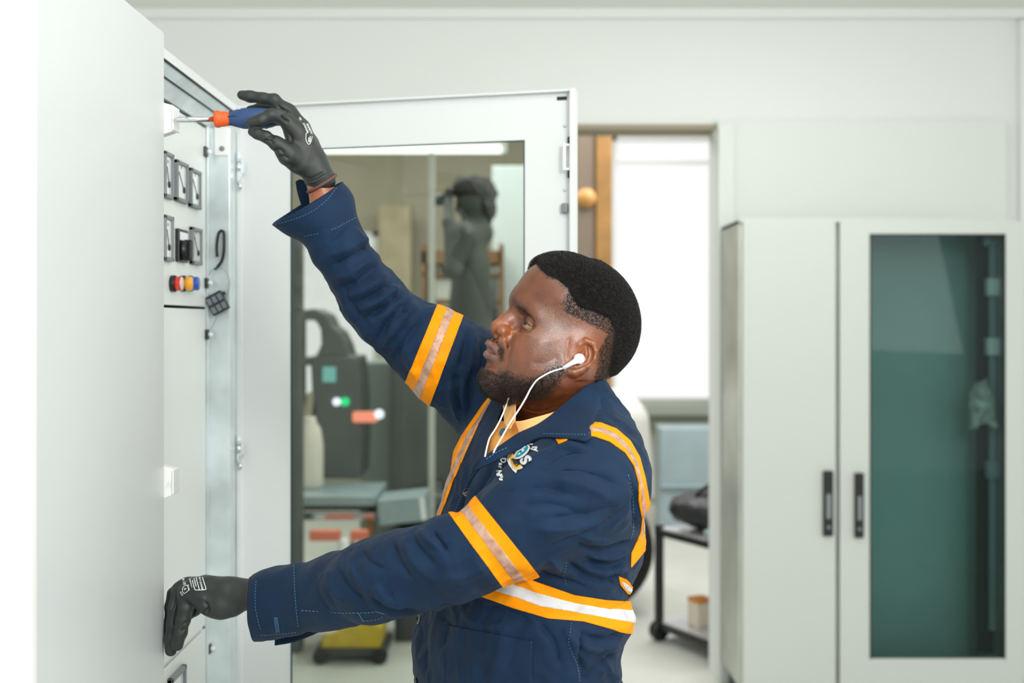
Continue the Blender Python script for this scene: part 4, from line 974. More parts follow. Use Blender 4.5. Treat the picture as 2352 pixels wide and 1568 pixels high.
# beard masks
MOU = Z2([(322,612),(362,628),(395,668),(425,705),(440,760),(438,800),(412,800),(404,762),(385,715),(345,675),(322,650)])
CHI = Z2([(290,858),(345,890),(420,850),(470,870),(560,905),(640,890),(760,800),(800,840),(760,920),(700,990),(560,1035),(440,1022),(330,985),(285,930)])
bm = sm(poly_sd(npx, MOU), -5, 4); bc = sm(poly_sd(npx, CHI), -16, 10)
lip0 = (np.linalg.norm((hq-np.array([-.106,0,-.052]))/np.array([.02,.026,.0165]), axis=1) < 1).astype(float)*(hq[:, 2] < -.040)
low = (hq[:, 2] < -.02) & (hq[:, 0] < .02)
beard = np.maximum(bm*((np.abs(hq[:, 1]) < .036) & (hq[:, 2] > -.066) & (lip0 < .5)), bc)*low
under = ((hq[:, 2] < -.08) & (hq[:, 0] < -.03) & (hq[:, 2] > -.12)); beard = np.maximum(beard, under*.8*sm(hq[:,0]*-1, .02,.05))
jawst = sm(poly_sd(npx, Z2([(430,800),(520,860),(640,860),(800,640),(850,640),(810,860),(700,1000),(440,1010)])), -20, 25)*.30*low
stub = np.clip(np.maximum(np.maximum(hf*.80, hd*.97), np.maximum(beard*.9, jawst)), 0, 1)
brow_p = np.maximum.reduce([1-np.clip(np.linalg.norm((hq-np.array([-.1015+.47*(abs(yy)-.015), yy, .0270-.29*(abs(yy)-.015)]))/np.array([.020,.0070,.0046]), axis=1)-.35, 0, 1) for yy in (-.016,-.024,-.032,-.040,.016,.024,.032,.040)])
stub = np.maximum(stub, brow_p*.9)
lipd = np.minimum.reduce([np.linalg.norm((hq-np.array(c))/np.array(r), axis=1) for c, r in [((-.114,0,-.0440),(.013,.013,.0080)),((-.104,.015,-.0485),(.012,.012,.0062)),((-.104,-.015,-.0485),(.012,.012,.0062)),((-.108,0,-.0595),(.013,.016,.0092)),((-.098,.016,-.0585),(.013,.012,.0068)),((-.098,-.016,-.0585),(.013,.012,.0068))]])
lip = 1-sm(lipd, .85, 1.15)
flush = np.zeros(len(hq))
for c, r, a in (((-.108,0,-.018),.022,.9),((-.098,.016,-.02),.014,.6),((-.098,-.016,-.02),.014,.8),((.018,-.08,.0),.034,.5),((.018,.08,.0),.034,.5),((-.07,-.04,-.03),.03,.25),((-.07,.04,-.03),.03,.25),((-.085,0,.06),.03,.25)):
    flush = np.maximum(flush, a*np.exp(-(np.linalg.norm(hq-np.array(c), axis=1)/r)**2))

# rest of the body: torso and arms under the clothes, joined in the same mesh
LSH = Wn(1392, 1085, 1.70); LEL = Wn(1035, 1288, 1.62); LWR = Wn(590, 1368, 1.885)
RSH = Wn(1150, 930, 2.02); REL = Wn(900, 735, 1.985); RWR = Wn(726, 402, 1.945)
def build_body():
    s = SDF((-.46,1.5,.78), (.26,2.15,1.80), 0.006)
    s.chain([tuple(Wn(1350,1115,1.73))+(.045,), tuple(Wn(1035,1284,1.65))+(.036,), tuple(LWR)+(.024,)], .01)
    s.chain([tuple(RSH)+(.05,), tuple(REL)+(.042,), tuple(Wn(760,500,1.955))+(.027,), tuple(RWR)+(.021,)], .03)
    c = Wn(1270, 1000, 1.85); d = Wn(1200, 1500, 1.85)
    s.cone(Wn(1340,1100,1.78), RSH, .045, .045, .03); s.cone(c+np.array([0,0,-.06]), d, .09, .12, .08); s.cone(d, d+np.array([0,0,-.12]), .13, .14, .05)
    return s.mesh(1)
BP, BQ = build_body()
allP = np.concatenate([HP, BP]); allQ = np.concatenate([HQ, BQ+len(HP)])
body = put(mesh_np('body', allP, allQ, M_skin))
for nm, arr in (('stub', stub), ('lip', lip), ('flush', flush)):
    a = body.data.attributes.new(nm, 'FLOAT', 'POINT'); full = np.zeros(len(allP), np.float32); full[:len(HP)] = arr
    a.data.foreach_set('value', full)
a = body.data.attributes['flush']; full = np.zeros(len(allP), np.float32); full[:len(HP)] = flush; full[len(HP):] = .75; a.data.foreach_set('value', full)
# eyes
for y, nm in ((-1, 'eye'), (1, 'eye')):
    c = np.array([-.0715, y*.0360, .0040]); r = .0137
    look = np.array([-1.0, -.42, .10]); look /= np.linalg.norm(look)
    u = np.cross(look, [0,0,1]); u /= np.linalg.norm(u); v = np.cross(u, look); V = []; Fc = []; mi = []
    rings = [(math.radians(t), r*(1+(.05 if t < 24 else 0)*math.cos(math.radians(t)/math.radians(24)*PI/2))) for t in range(0, 181, 6)]
    for t, rr in rings:
        for k in range(32):
            p = rr*(look*math.cos(t)+(u*math.cos(2*PI*k/32)+v*math.sin(2*PI*k/32))*max(math.sin(t), 1e-4)); V.append(tuple(H(c)+HS*(Rh @ p)))
    for i in range(len(rings)-1):
        for k in range(32): Fc.append((i*32+k, i*32+(k+1) % 32, (i+1)*32+(k+1) % 32, (i+1)*32+k)); mi.append(1 if i < 4 else 0)
    put(mesh_np('eye', V, Fc, [M_scl, M_iris], None, True, mi))
# eyelashes and brows as short hairs, hair and beard as thousands of short curled hairs
def strands(P, N, L, wd, curl, name, m, lean=None, seed=1):
    r = np.random.default_rng(seed); n = len(P); S = 5
    t = np.cross(N, r.normal(size=(n, 3))); t /= np.linalg.norm(t, axis=1)[:, None]; b = np.cross(N, t)
    D = N.copy() if lean is None else N+lean; D /= np.linalg.norm(D, axis=1)[:, None]
    L = L[:, None]; V = np.zeros((n, S, 3, 3)); ph = r.random(n)[:, None]*6.28; cr = curl*(.6+.8*r.random(n)[:, None])
    for i in range(S):
        u = i/(S-1); a = ph+u*5.2
        c = P+D*L*(u*.9)-N*.0006+(t*(np.cos(a)-np.cos(ph))+b*(np.sin(a)-np.sin(ph)))*cr
        w = wd*(1-.6*u)
        for k in range(3): V[:, i, k] = c+(t*math.cos(2.094*k)+b*math.sin(2.094*k))*w
    V = V.reshape(-1, 3); base = np.arange(n)*S*3; F_ = []
    for i in range(S-1):
        for k in range(3):
            a0 = base+i*3+k; a1 = base+i*3+(k+1) % 3; F_.append(np.stack([a0, a1, a1+3, a0+3], 1))
    return put(mesh_np(name, V, np.concatenate(F_), m, None, True))
def sample(P, Q, wgt, n, seed=0):
    r = np.random.default_rng(seed); T = tris(Q); a, b, c = P[T[:, 0]], P[T[:, 1]], P[T[:, 2]]
    ar = np.linalg.norm(np.cross(b-a, c-a), axis=1)*wgt[T].mean(1); i = r.choice(len(T), n, p=ar/ar.sum())
    u = r.random((n, 2)); m = u.sum(1) > 1; u[m] = 1-u[m]; w0 = 1-u.sum(1)
    bc = np.stack([w0, u[:, 0], u[:, 1]], 1); return T[i], bc
HNs = HN
cap_w = hd
capo = HP+HN*(0.0072*sm(hd,.34,.95)*(.35+.65*sm(hq[:, 2], -.035, .045))*(.75+.35*noise3(HP, .004, 9))+.0008*noise3(HP, .0016, 5)*hd)[:, None]
V, T = clip(capo, tris(HQ), hd-.34)
hair = put(mesh_np('hair', V, T, mat('hair_mass', (15,14,14), .75, bump=1.0, bscale=900)))
T_, bc_ = sample(HP, HQ, np.clip(hd*.8+hf*.75, 0, 1), 52000, 3)
def bary(A): return (A[T_]*(bc_[:, :, None] if A.ndim == 2 else bc_)).sum(1)
Pp, Nn, hh = bary(HP), bary(HN), bary(hd)
st = strands(Pp+Nn*(0.0064*sm(hh, .34, .95)*(.35+.65*sm(bary(hq)[:, 2], -.035, .045)))[:, None], Nn, .0022+.0032*hh, .00024, .0010, 'hair_curls', M_hair2, seed=4)
st.parent = hair; st.location = (0,0,0); st['kind'] = 'stuff'
T_, bc_ = sample(HP, HQ, np.clip(beard, 0, 1)**1.3+.06*jawst, 9500, 5)
Pp, Nn, bb = bary(HP), bary(HN), bary(np.minimum(beard, 1.0))
strands(Pp, Nn, .0020+.0040*bb*np.clip((-.03-bary(hq)[:, 2])*25, .25, 1), .00020, .0009, 'beard', M_hair2, seed=6)
T_, bc_ = sample(HP, HQ, np.clip(brow_p-.2, 0, 1), 900, 8)
Pp, Nn = bary(HP), bary(HN); backd = (Rh @ np.array([.9, 0, .1])); strands(Pp, Nn, np.full(len(Pp), .0055), .00014, .0003, 'eyebrows', M_hair2, lean=np.tile(backd*1.2, (len(Pp), 1)), seed=9)
EL = []; ED = []
for y in (-1, 1):
    for i in range(46):
        u = i/45*2-1; EL.append(H((-.0858+.0075*u*u*.9, y*(.0360+.0128*u), .0078-.0030*u*u-.0034*u))); ED.append(Rh @ np.array([-.8, y*.45*u, .55]))
strands(np.array(EL), np.array(ED)/np.linalg.norm(ED, axis=1)[:, None], np.full(len(EL), .0062), .00018, .0003, 'eyelashes', M_hair2, seed=10)
# ---------------------------------------------------------------- jacket
AX = np.array([-.475, .88]); FW = np.array([-.88, -.475])   # torso lateral and forward directions
def rows():
    R = [(880,1200,1385),(905,1165,1396),(930,1120,1416),(965,1085,1440),(1000,1062,1448),(1060,1036,1460),(1120,1018,1466),(1200,992,1470),(1260,984,1470),(1310,976,1444),(1345,968,1432),(1385,958,1452),(1430,946,1436),(1480,936,1420),(1530,932,1424),(1568,932,1438),(1640,950,1440),(1760,955,1440)]
    Yc = 1.85; out = []
    for py, l, r in R: out.append((ZC+(HY-py)/F*Yc, ((l+r)/2-CX)/F*Yc, (r-l)/2/F*Yc))
    return np.array(out[::-1])
RW = rows()
def torso_fn(shrink=0.0, squash=1.0):
    z0, z1 = RW[0, 0], RW[-1, 0]
    def fn(X, Y, Z):
        zc = np.clip(Z, z0, z1); cx = np.interp(zc, RW[:, 0], RW[:, 1]); e = np.interp(zc, RW[:, 0], RW[:, 2])
        w = e*(.21/.172)-shrink; d = e*(.14/.172)-shrink
        u = (X-cx)*AX[0]+(Y-1.85)*AX[1]; v = (X-cx)*FW[0]+(Y-1.85)*FW[1]
        k = (np.abs(u/w)**2.3+np.abs(v/d)**2.3)**(1/2.3)
        dd = (k-1)*np.minimum(w, d)*.95
        return np.maximum(dd, np.maximum(Z-z1+shrink, z0-Z))
    return fn
LAC = [(792,1351,1.762,70),(825,1343,1.742,84),(860,1334,1.72,95),(920,1315,1.69,97),(980,1302,1.662,96),(1040,1280,1.645,98),(1098,1264,1.640,94),(1160,1225,1.645,104),(1250,1172,1.665,114),(1335,1122,1.69,112),(1372,1112,1.725,98)]
RAC = [(757,528,1.950,60),(780,572,1.952,65),(815,628,1.958,64),(850,680,1.962,70),(890,728,1.968,72),(928,758,1.974,74),(970,784,1.98,79),(1022,822,1.99,84),(1075,862,2.00,88),(1130,905,2.01,88),(1180,945,2.0,90)]
def chain_of(A): return [tuple(Wn(a, b, c))+(r*c/F,) for a, b, c, r in A]
def build_jacket():
    s = SDF((-.40,1.48,.80), (.27,2.17,1.79), 0.0028)
    s.op(torso_fn(), (-.40,1.48,.80), (.27,2.17,1.79))
    s2 = s
    R2 = chain_of(RAC); s.chain(R2[:-3], .010); s.chain(R2[-4:], .05)
    L2 = chain_of(LAC); 
    # near arm: blend only around the shoulder so that the arm stays separate from the waist
    s.chain(L2[:-2], .006); s.chain(L2[-3:], .045)
    s.cone(Wn(1375,1075,1.735), Wn(1340,965,1.80), .062, .050, .05)
    s.cone(Wn(1165,935,1.99), Wn(1240,910,1.90), .065, .055, .05)
    return s.mesh(2)
JP, JQ = build_jacket()
print('jacket verts', len(JP))
V_ = 'valley'
FOLDS = [
 # raised sleeve: diagonal creases
 ([(835,470),(790,520),(745,560)],7,-3),([(855,560),(800,590),(760,612)],7,-4),([(850,545),(800,570),(750,590)],8,3),([(880,600),(820,645),(775,665)],8,-4.5),([(872,585),(812,622),(768,645)],8,3.5),
 ([(905,640),(855,680),(800,700)],8,-4.5),([(900,622),(845,662),(792,685)],8,3.5),([(930,668),(880,705),(830,735)],8,-4),([(925,652),(872,690),(815,718)],8,3),
 ([(945,690),(905,725),(860,790)],7,-5),([(960,695),(925,730),(880,800)],8,4),([(985,712),(940,770),(900,830)],8,-3.5),([(930,700),(915,712),(935,722)],6,-4),([(790,640),(800,690),(850,750)],9,-2.5),
 ([(820,560),(800,610),(830,660)],10,2),
 ([(1075,752),(1068,800),(1055,850)],7,-4),([(1090,760),(1085,810),(1075,870)],8,3.5),([(1105,780),(1108,830),(1100,880)],7,-4),([(1045,850),(1050,900),(1062,960)],8,-4),([(1030,870),(1040,920),(1058,975)],8,3),([(1080,860),(1078,920),(1075,960)],8,-3.5),([(1062,870),(1064,920),(1068,960)],8,3),
 # near shoulder and upper arm
 ([(1200,1100),(1240,1068),(1300,1042),(1345,1040)],7,-6),([(1190,1090),(1230,1055),(1290,1028),(1350,1030)],7,4.5),([(1210,1075),(1260,1040),(1320,1020)],5,-4),([(1150,1125),(1250,1100),(1350,1120),(1420,1160)],14,2.5),([(1140,1135),(1230,1118),(1330,1140)],11,-2.5),
 ([(1180,1160),(1280,1160),(1380,1200)],12,-2),([(1220,1215),(1320,1215),(1400,1190)],12,2.5),([(1250,1190),(1350,1180),(1430,1150)],10,-2.5),([(1235,1270),(1320,1235),(1400,1190),(1450,1150)],10,-3),([(1260,1080),(1350,1085),(1430,1120)],9,-2),
 ([(1440,1090),(1458,1150),(1455,1220)],6,-3.5),([(1455,1100),(1468,1160),(1464,1230)],6,2),
 # forearm
 ([(740,1292),(722,1330),(735,1380),(760,1400)],6,-5),([(725,1290),(705,1330),(715,1380)],8,4),([(758,1300),(760,1340),(790,1385)],8,3.5),([(775,1300),(800,1350),(840,1385)],10,-3.5),([(800,1290),(830,1340),(880,1380)],10,2.5),
 ([(850,1350),(870,1385),(920,1408),(980,1400)],6,-4.5),([(862,1335),(890,1375),(940,1390)],9,4),([(900,1235),(910,1280),(950,1330)],10,-3.5),([(925,1228),(945,1280),(980,1320)],9,3),([(945,1222),(970,1270),(1000,1300)],8,-3),([(965,1215),(985,1240),(1010,1262)],7,3.5),([(990,1215),(1010,1240),(1030,1270)],7,-3.5),
 ([(690,1330),(692,1390),(700,1430)],6,-2.5),([(830,1260),(850,1290),(890,1310)],9,-2.5),([(1010,1330),(1080,1320),(1130,1290)],12,3),
 # chest
 ([(1140,1060),(1110,1110),(1085,1160)],6,-3),([(1120,1050),(1085,1090),(1060,1150),(1040,1195)],5,-3.5),([(1090,960),(1060,1020),(1040,1100)],9,2),
 # side and back below the arm
 ([(1450,1240),(1380,1260),(1320,1250)],7,-6),([(1460,1225),(1390,1240),(1330,1232)],8,4),([(1445,1280),(1400,1300),(1350,1285)],8,-6),([(1450,1262),(1400,1280),(1340,1268)],7,4),([(1430,1315),(1380,1330),(1320,1320)],8,-7),([(1440,1300),(1390,1316),(1330,1300)],8,5),([(1300,1290),(1350,1320),(1420,1345)],7,-5),([(1230,1310),(1290,1330),(1350,1350)],7,-4),([(1260,1285),(1300,1310),(1340,1315)],8,4),
 # below the belt
 ([(1420,1452),(1380,1470),(1330,1452)],8,-6),([(1425,1475),(1370,1490),(1320,1475)],8,4),([(1415,1500),(1370,1530),(1330,1568)],10,-5),([(1340,1450),(1330,1500),(1350,1568)],9,-4),([(1290,1440),(1320,1480),(1345,1530)],9,3),([(1230,1420),(1270,1470),(1290,1540)],10,-3),([(1100,1390),(1160,1400),(1220,1430)],9,-3),([(1000,1410),(1030,1440),(1010,1500)],10,-2),([(985,1400),(975,1470),(980,1560)],9,-2.5),([(1060,1400),(1100,1430),(1180,1440)],10,2.5),([(1390,1500),(1400,1540),(1420,1568)],9,4)]
JP = sculpt(JP, JQ, FOLDS)
N_ = normals(JP, JQ); JP = JP+N_*(noise3(JP, .035, 11)*.0016+noise3(JP, .014, 12)*.0007)[:, None]

def ridged(P, sc, st, seed):                               # sharp-crested cloth creases, stretched along st
    st = np.array(st, float); st /= np.linalg.norm(st); Q_ = P-np.outer(P @ st, st)*.62
    n = noise3(Q_+noise3(P, .09, seed+5)[:, None]*.012, sc, seed); return (1-np.abs(n)*2.2).clip(-1, 1)
mask = sm(noise3(JP, .12, 77), -.35, .35)
JP = JP+N_*((ridged(JP, .030, (.5,.2,-.8), 61)*.0034+ridged(JP, .018, (.8,.1,.5), 62)*.0014)*(.35+.65*mask))[:, None]
JP = smooth(JP, JQ, .3)
em_ = np.clip((70-np.hypot(*(proj(JP)-np.array([1193,1060])).T))/25, 0, 1)*(JP[:, 1] < 1.85)
for _ in range(60): JP = smooth(JP, JQ, .6, em_); JN = normals(JP, JQ); JT = tris(JQ); jpx = proj(JP)
face = -(JN*VIEW(JP)).sum(1)
# neck and front opening
OPEN = [(1113,1050),(1150,1024),(1192,996),(1243,973),(1290,943),(1340,892),(1386,862),(1400,800),(1230,800),(1178,900),(1160,925),(1138,975),(1118,1010)]
fo = -poly_sd(jpx, OPEN)
nearn = (face > -.3) & (JP[:, 2] > 1.28)
fcut = np.where(nearn, fo, 50.0)/1000
# open the top so the neck comes out
zt = W(0, 893, 1.85).z
fcut = np.minimum(fcut, np.where(np.hypot(JP[:, 0]-.085, (JP[:, 1]-1.85)*.8) < .078, zt-JP[:, 2], 1))
V, T = clip(JP, JT, fcut)
jacket = put(mesh_np('jacket', *[(V), T], M_navy)); jacket['label'] = 'navy work jacket with orange and silver bands'
JB = bvh(JP, JT)

def region(f, name, m, th=.0011, parent=None):
    """a cloth patch cut out of the jacket surface and lifted by th"""
    VV = np.concatenate([JP+JN*.0002, JN], 1); v, t = clip(VV, JT, f)
    n = v[:, 3:]/np.maximum(np.linalg.norm(v[:, 3:], axis=1), 1e-9)[:, None]; a, b = solid(v[:, :3], t, th, n)
    o = mesh_np(name, a, b, m); o.parent = jacket if parent is None else parent; return o
def sleeve_band(A, B, gate, name):
    """A, B: the band's two edge lines in the picture (top, bottom); planes through the sight line cut the sleeve"""
    def plane(p, q, Y):
        a, b = Wn(p[0], p[1], Y), Wn(q[0], q[1], Y); d = np.cross(b-a, (a+b)/2-np.array([0,0,ZC])); d /= np.linalg.norm(d); return a, d
    def sd(pl): return (JP-pl[0]) @ pl[1]
    Y = gate[2]; f0 = sd(plane(*A, Y)); f1 = sd(plane(*B, Y)); 
    c = (np.array(A[0])+A[1]+B[0]+B[1])/4; cw = Wn(c[0], c[1], Y)
    s0 = np.sign((cw-plane(*A, Y)[0]) @ plane(*A, Y)[1]); s1 = np.sign((cw-plane(*B, Y)[0]) @ plane(*B, Y)[1])
    f0 *= s0; f1 *= s1
    g = gate[0]
    f = np.minimum(np.minimum(f0, f1), g); wdt = np.abs(f0+f1)
    band = region(f, name, M_hiv)
    mid0 = f0-.36*wdt; mid1 = f1-.36*wdt
    VV = np.minimum(np.minimum(mid0, mid1), g)
    st_ = region(VV, 'reflective_stripe', M_silver, .0016, band); return band
def dist_axis(A, lo, hi):
    pts = np.array([Wn(a, b, c) for a, b, c, r in A[lo:hi]]); rr = np.array([r*c/F for a, b, c, r in A[lo:hi]]); D = np.full(len(JP), 9.)
    for a, b, r in zip(pts, pts[1:], rr):
        e = b-a; t = np.clip(((JP-a) @ e)/(e @ e), 0, 1); D = np.minimum(D, np.linalg.norm(JP-a-t[:, None]*e, axis=1)-r)
    return D
dl = dist_axis(LAC, 4, 10); dr = dist_axis(RAC, 3, 10)
gl = .014-dl; gr = .026-dr
sleeve_band(((1095,1143),(1226,1306)), ((1041,1193),(1150,1343)), (gl, .014, 1.645), 'sleeve_band')
sleeve_band(((1003,703),(938,860)), ((1058,741),(996,908)), (gr, .026, 1.985), 'sleeve_band')
# torso bands: regions drawn in the picture, kept off the sleeves
tors = torso_fn(-.004)(JP[:, 0], JP[:, 1], JP[:, 2]); notarm = (.028-np.abs(tors))
notarm = np.minimum(notarm, np.where(dist_axis(LAC, 0, 8) < .004, -.01, 1))
def torso_band(poly, stripe, gate=None, m2=M_silverw, name='hi_vis_band'):
    f = np.minimum(poly_sd(jpx, poly)*.0007, notarm); f2 = np.minimum(poly_sd(jpx, stripe)*.0007, notarm)
    if gate is not None: f = np.minimum(f, gate); f2 = np.minimum(f2, gate)
    b = region(f, name, M_hiv, .0016); region(f2, 'reflective_stripe', m2, .0021, b); return b
torso_band([(900,1330),(1095,1325),(1195,1322),(1260,1345),(1320,1366),(1390,1377),(1480,1383),(1480,1462),(1430,1452),(1340,1427),(1260,1420),(1180,1395),(1095,1366),(900,1350)],
           [(900,1338),(1125,1346),(1170,1337),(1240,1362),(1320,1384),(1400,1398),(1480,1404),(1480,1434),(1400,1421),(1320,1404),(1240,1390),(1180,1368),(1125,1352),(900,1345)])
fr = (JP-np.array([.06,1.85,0])) @ np.array([FW[0], FW[1], 0])+.02
torso_band([(1133,900),(1110,930),(1060,1003),(1022,1080),(1004,1140),(992,1222),(1000,1215),(1020,1165),(1042,1105),(1070,1040),(1095,985),(1122,930),(1137,905)],
           [(1131,912),(1110,945),(1075,1000),(1042,1070),(1017,1130),(1004,1190),(1010,1180),(1030,1120),(1058,1060),(1088,998),(1114,948),(1133,914)], fr, M_silver)
# shoulder and back band
torso_or = (.05-np.abs(tors)); notarm_old = notarm; notarm = torso_or
bk = (jpx[:, 0]-1350)*.0007
torso_band([(1340,970),(1380,972),(1415,985),(1447,1012),(1468,1050),(1480,1095),(1500,1200),(1492,1250),(1448,1304),(1449,1270),(1470,1225),(1474,1190),(1466,1150),(1466,1110),(1455,1070),(1435,1040),(1400,1015),(1365,1003),(1340,1001)],
           [(1340,982),(1385,984),(1418,1000),(1444,1028),(1462,1062),(1474,1110),(1486,1200),(1470,1245),(1476,1190),(1468,1110),(1456,1066),(1438,1034),(1410,1008),(1375,992),(1340,991)], bk, M_silver)
torso_band([(1420,1322),(1440,1330),(1470,1375),(1440,1362),(1424,1342)], [(1425,1332),(1440,1340),(1465,1372),(1436,1352)], bk, M_silverw)
torso_band([(1276,1007),(1314,1005),(1298,1014),(1283,1020)], [(1,1),(2,1),(2,2)], None, M_silver)
notarm = notarm_old
# pocket, stitching, buttons
pk = poly_sd(jpx, [(1030,1436),(1222,1471),(1222,1700),(1026,1700)])*.0007; pkt = region(np.minimum(np.minimum(pk, notarm), 1.86-JP[:, 1]), 'pocket', M_navy, .0022)
D = Decal(JB, .0014)
for l in ([(1034,1452),(1120,1470),(1222,1486)],): D.dash(l, 1.1)
D.line([(1031,1437),(1120,1458),(1222,1472)], 1.5); D.dash([(1222,1474),(1221,1520),(1219,1568)], 1.3); D.dash([(1032,1440),(1030,1500),(1030,1568)], 1.3)
D.dash([(692,1402),(800,1406),(862,1404)], 1.2); D.line([(824,1406),(834,1424)], 1.2); D.line([(862,1402),(884,1408)], 1.0); D.dash([(834,1424),(870,1420),(884,1408)], 1.0)
D.dash([(1441,1090),(1452,1130),(1454,1200),(1448,1240)], 1.0); D.dash([(1300,1290),(1296,1320),(1300,1345)], .8, 3, 4); D.dash([(1312,1430),(1308,1480),(1325,1530),(1330,1568)], .9, 3, 4)
D.dash([(1120,1052),(1080,1100),(1052,1160),(1040,1190)], .7, 3, 4)

D.build('stitching', M_stitch, jacket, .0004)
for px, py, r in ((1073,1132,10),(965,1423,11),(958,1564,10)):
    h, n = hit(JB, px, py)
    if h is None: continue
    rr = r*h.y/F; m = MB(); m.lathe(h+n*.0012, n, [(0,rr*.8),(.0008,rr),(.0022,rr),(.0028,rr*.86),(.0020,rr*.74),(.0016,rr*.3)], 24)
    u = n.orthogonal().normalized()
    o = m.build('button', M_btn); o.parent = jacket
# embroidered badge
E_ = Decal(JB, .0016); Z4 = lambda x, y: (1130+x/14.254, 1000+y/14.254)
def ellp(cx, cy, a, b, ang, n=28): return [(cx+a*math.cos(t)*math.cos(ang)-b*math.sin(t)*math.sin(ang), cy+a*math.cos(t)*math.sin(ang)+b*math.sin(t)*math.cos(ang)) for t in np.linspace(0, 2*PI, n, endpoint=False)]
c = Z4(1005, 590); an = math.radians(-40)
E_.poly([Z4(*p) for p in ((500,775),(640,650),(1010,1060),(1000,1085),(835,1150),(800,1250),(690,1150),(560,960))], 0, .0016)
E_.poly([Z4(*p) for p in ((545,700),(700,555),(1000,1050),(840,1170),(690,1040))], 2, .0026)
for i in range(6):
    t = i/6+.05; a = np.array(Z4(585,720))*(1-t)+np.array(Z4(850,1120))*t
    E_.text('DENURI'[i], tuple(a+np.array([2.6,-2.2])), (.75,1.0), (1.15,-.85), 7.0, .35, 3, .0036)
E_.poly(ellp(c[0], c[1], 23.5, 10.5, an), 0, .0034); E_.poly(ellp(c[0]+.6, c[1]+.4, 20, 7.2, an), 1, .0044)
E_.text('C', (c[0]-2, c[1]+2.2), (.4,.55), (1.3,-1.05), 15, .9, 0, .0054, 0); E_.text('E', (c[0]+7, c[1]-7), (.35,.5), (.9,-.7), 12, .6, 0, .0054, 0)
E_.text('S', (1208, 1061), (.5,.85), (.95,-.62), 30, 1.4, 4, .0036)
for ch, x, y, sz in (('D',395,800,17),('a',325,930,13),('r',310,1030,11),('N',260,1215,15),('g',290,1300,13),('o',350,1350,12),('s',330,1450,14)):
    E_.text(ch, Z4(x, y), (.12,1.0), (1.0,-.28), sz, .55, 0, .0022, .35)
for ch, x, y, sz in (('i',1300,300,11),('l',1400,400,15),('y',1440,480,17)):
    E_.text(ch, Z4(x, y), (.35,.95), (.95,-.35), sz, .6, 0, .0022, .35)
for i, ch in enumerate('Dai'): E_.text(ch, Z4(800+i*170, 590-i*95), (.8,-.5), (.4,.8), 8, .3, 0, .0018, .2)
E_.poly([(1097.5+1132-1100,1046.5),(1129.6+3,1053),(1132,1054),(1128.5,1047)], 0)
E_.build('embroidered_badge', [mat('white_thread', (232,236,238), .6, bump=.6, bscale=1500), mat('teal_thread', (0,140,160), .6, bump=.6, bscale=1500), mat('gold_thread', (240,188,80), .6, bump=.6, bscale=1500), mat('black_thread', (40,30,24), .7), mat('silver_thread', (206,208,210), .5, bump=.6, bscale=1500)], jacket, .0005)

# ---- sheets: collar, shirt collar, cuffs
def sheet(rowsA, n, m, name, mt, th=.0028, bulge=0.0, parent=None, edge=None, wr=0.0):
    """rowsA: list of polylines (each a list of 3D points) lofted across"""
    R = [catmull(r, n) for r in rowsA]; R = np.array(R); out = np.array([catmull(R[:, i], m) for i in range(n)])
    V = out.reshape(-1, 3); Q = np.array([(i*m+j, i*m+j+1, (i+1)*m+j+1, (i+1)*m+j) for i in range(n-1) for j in range(m-1)])
    N = normals(V, Q)
    if wr: V = V+N*(noise3(V, .02, 21)*wr)[:, None]
    o = mesh_np(name, V, Q, mt); s_ = o.modifiers.new('thick', 'SOLIDIFY'); s_.thickness = th; s_.offset = 0
    return o
def JY(px, py, off=.004):
    h, n = hit(JB, px, py)
    return None if h is None else h.y-off
def PP(px, py, Y): return Wn(px, py, Y)
col = [ # (inner), (middle), (outer)
 ((1168,925,1.875),(1145,925,1.90),(1128,950,1.90)),
 ((1195,880,1.925),(1160,890,1.965),(1140,905,2.00)),
 ((1262,850,1.965),(1240,862,2.00),(1230,900,2.04)),
 ((1345,845,1.945),(1362,862,1.965),(1362,920,1.99)),
 ((1386,851,1.875),(1389,885,1.885),(1380,938,1.885)),
 ((1380,858,1.815),(1386,890,1.800),(1378,955,1.775)),
 ((1340,891,1.772),(1366,925,1.755),(1353,1009,1.715)),
 ((1292,932,1.750),(1322,960,1.728),(1306,1008,1.700)),
 ((1243,971,1.735),(1250,990,1.715),(1243,1005,1.700)),
 ((1192,995,1.725),(1192,1013,1.710),(1190,1031,1.700)),
 ((1150,1023,1.715),(1148,1038,1.705),(1143,1056,1.700)),
 ((1112,1050,1.712),(1103,1062,1.708),(1086,1083,1.708))]
def snap(p, off):
    y = JY(p[0], p[1], off); return PP(p[0], p[1], min(p[2], y) if (y is not None and p[0] < 1376) else p[2])
inner = [snap(a, .004) if i > 5 else PP(*a) for i, (a, b, c) in enumerate(col)]; mid = [snap(b, .008) if i > 5 else PP(*b) for i, (a, b, c) in enumerate(col)]; outer = [snap(c, .0045) if i > 5 else PP(*c) for i, (a, b, c) in enumerate(col)]
c1 = sheet([inner, mid, outer], 110, 16, 'collar', M_navy, .0032, wr=.0008); c1.parent = jacket
# stitch line along the collar edge
CB = bvh(np.array([v.co for v in c1.data.vertices]), np.array([list(p.vertices) for p in c1.data.polygons]))
D = Decal(CB, .0026)
D.dash([(1381,880),(1379,915),(1370,955),(1349,1002)], .9, 4, 3); D.dash([(1345,1001),(1300,1000),(1245,998)], .9, 4, 3); D.dash([(1165,1030),(1140,1042),(1115,1058)], 1.2, 5, 3)
D.build('collar_stitching', M_stitch, c1, .0003)

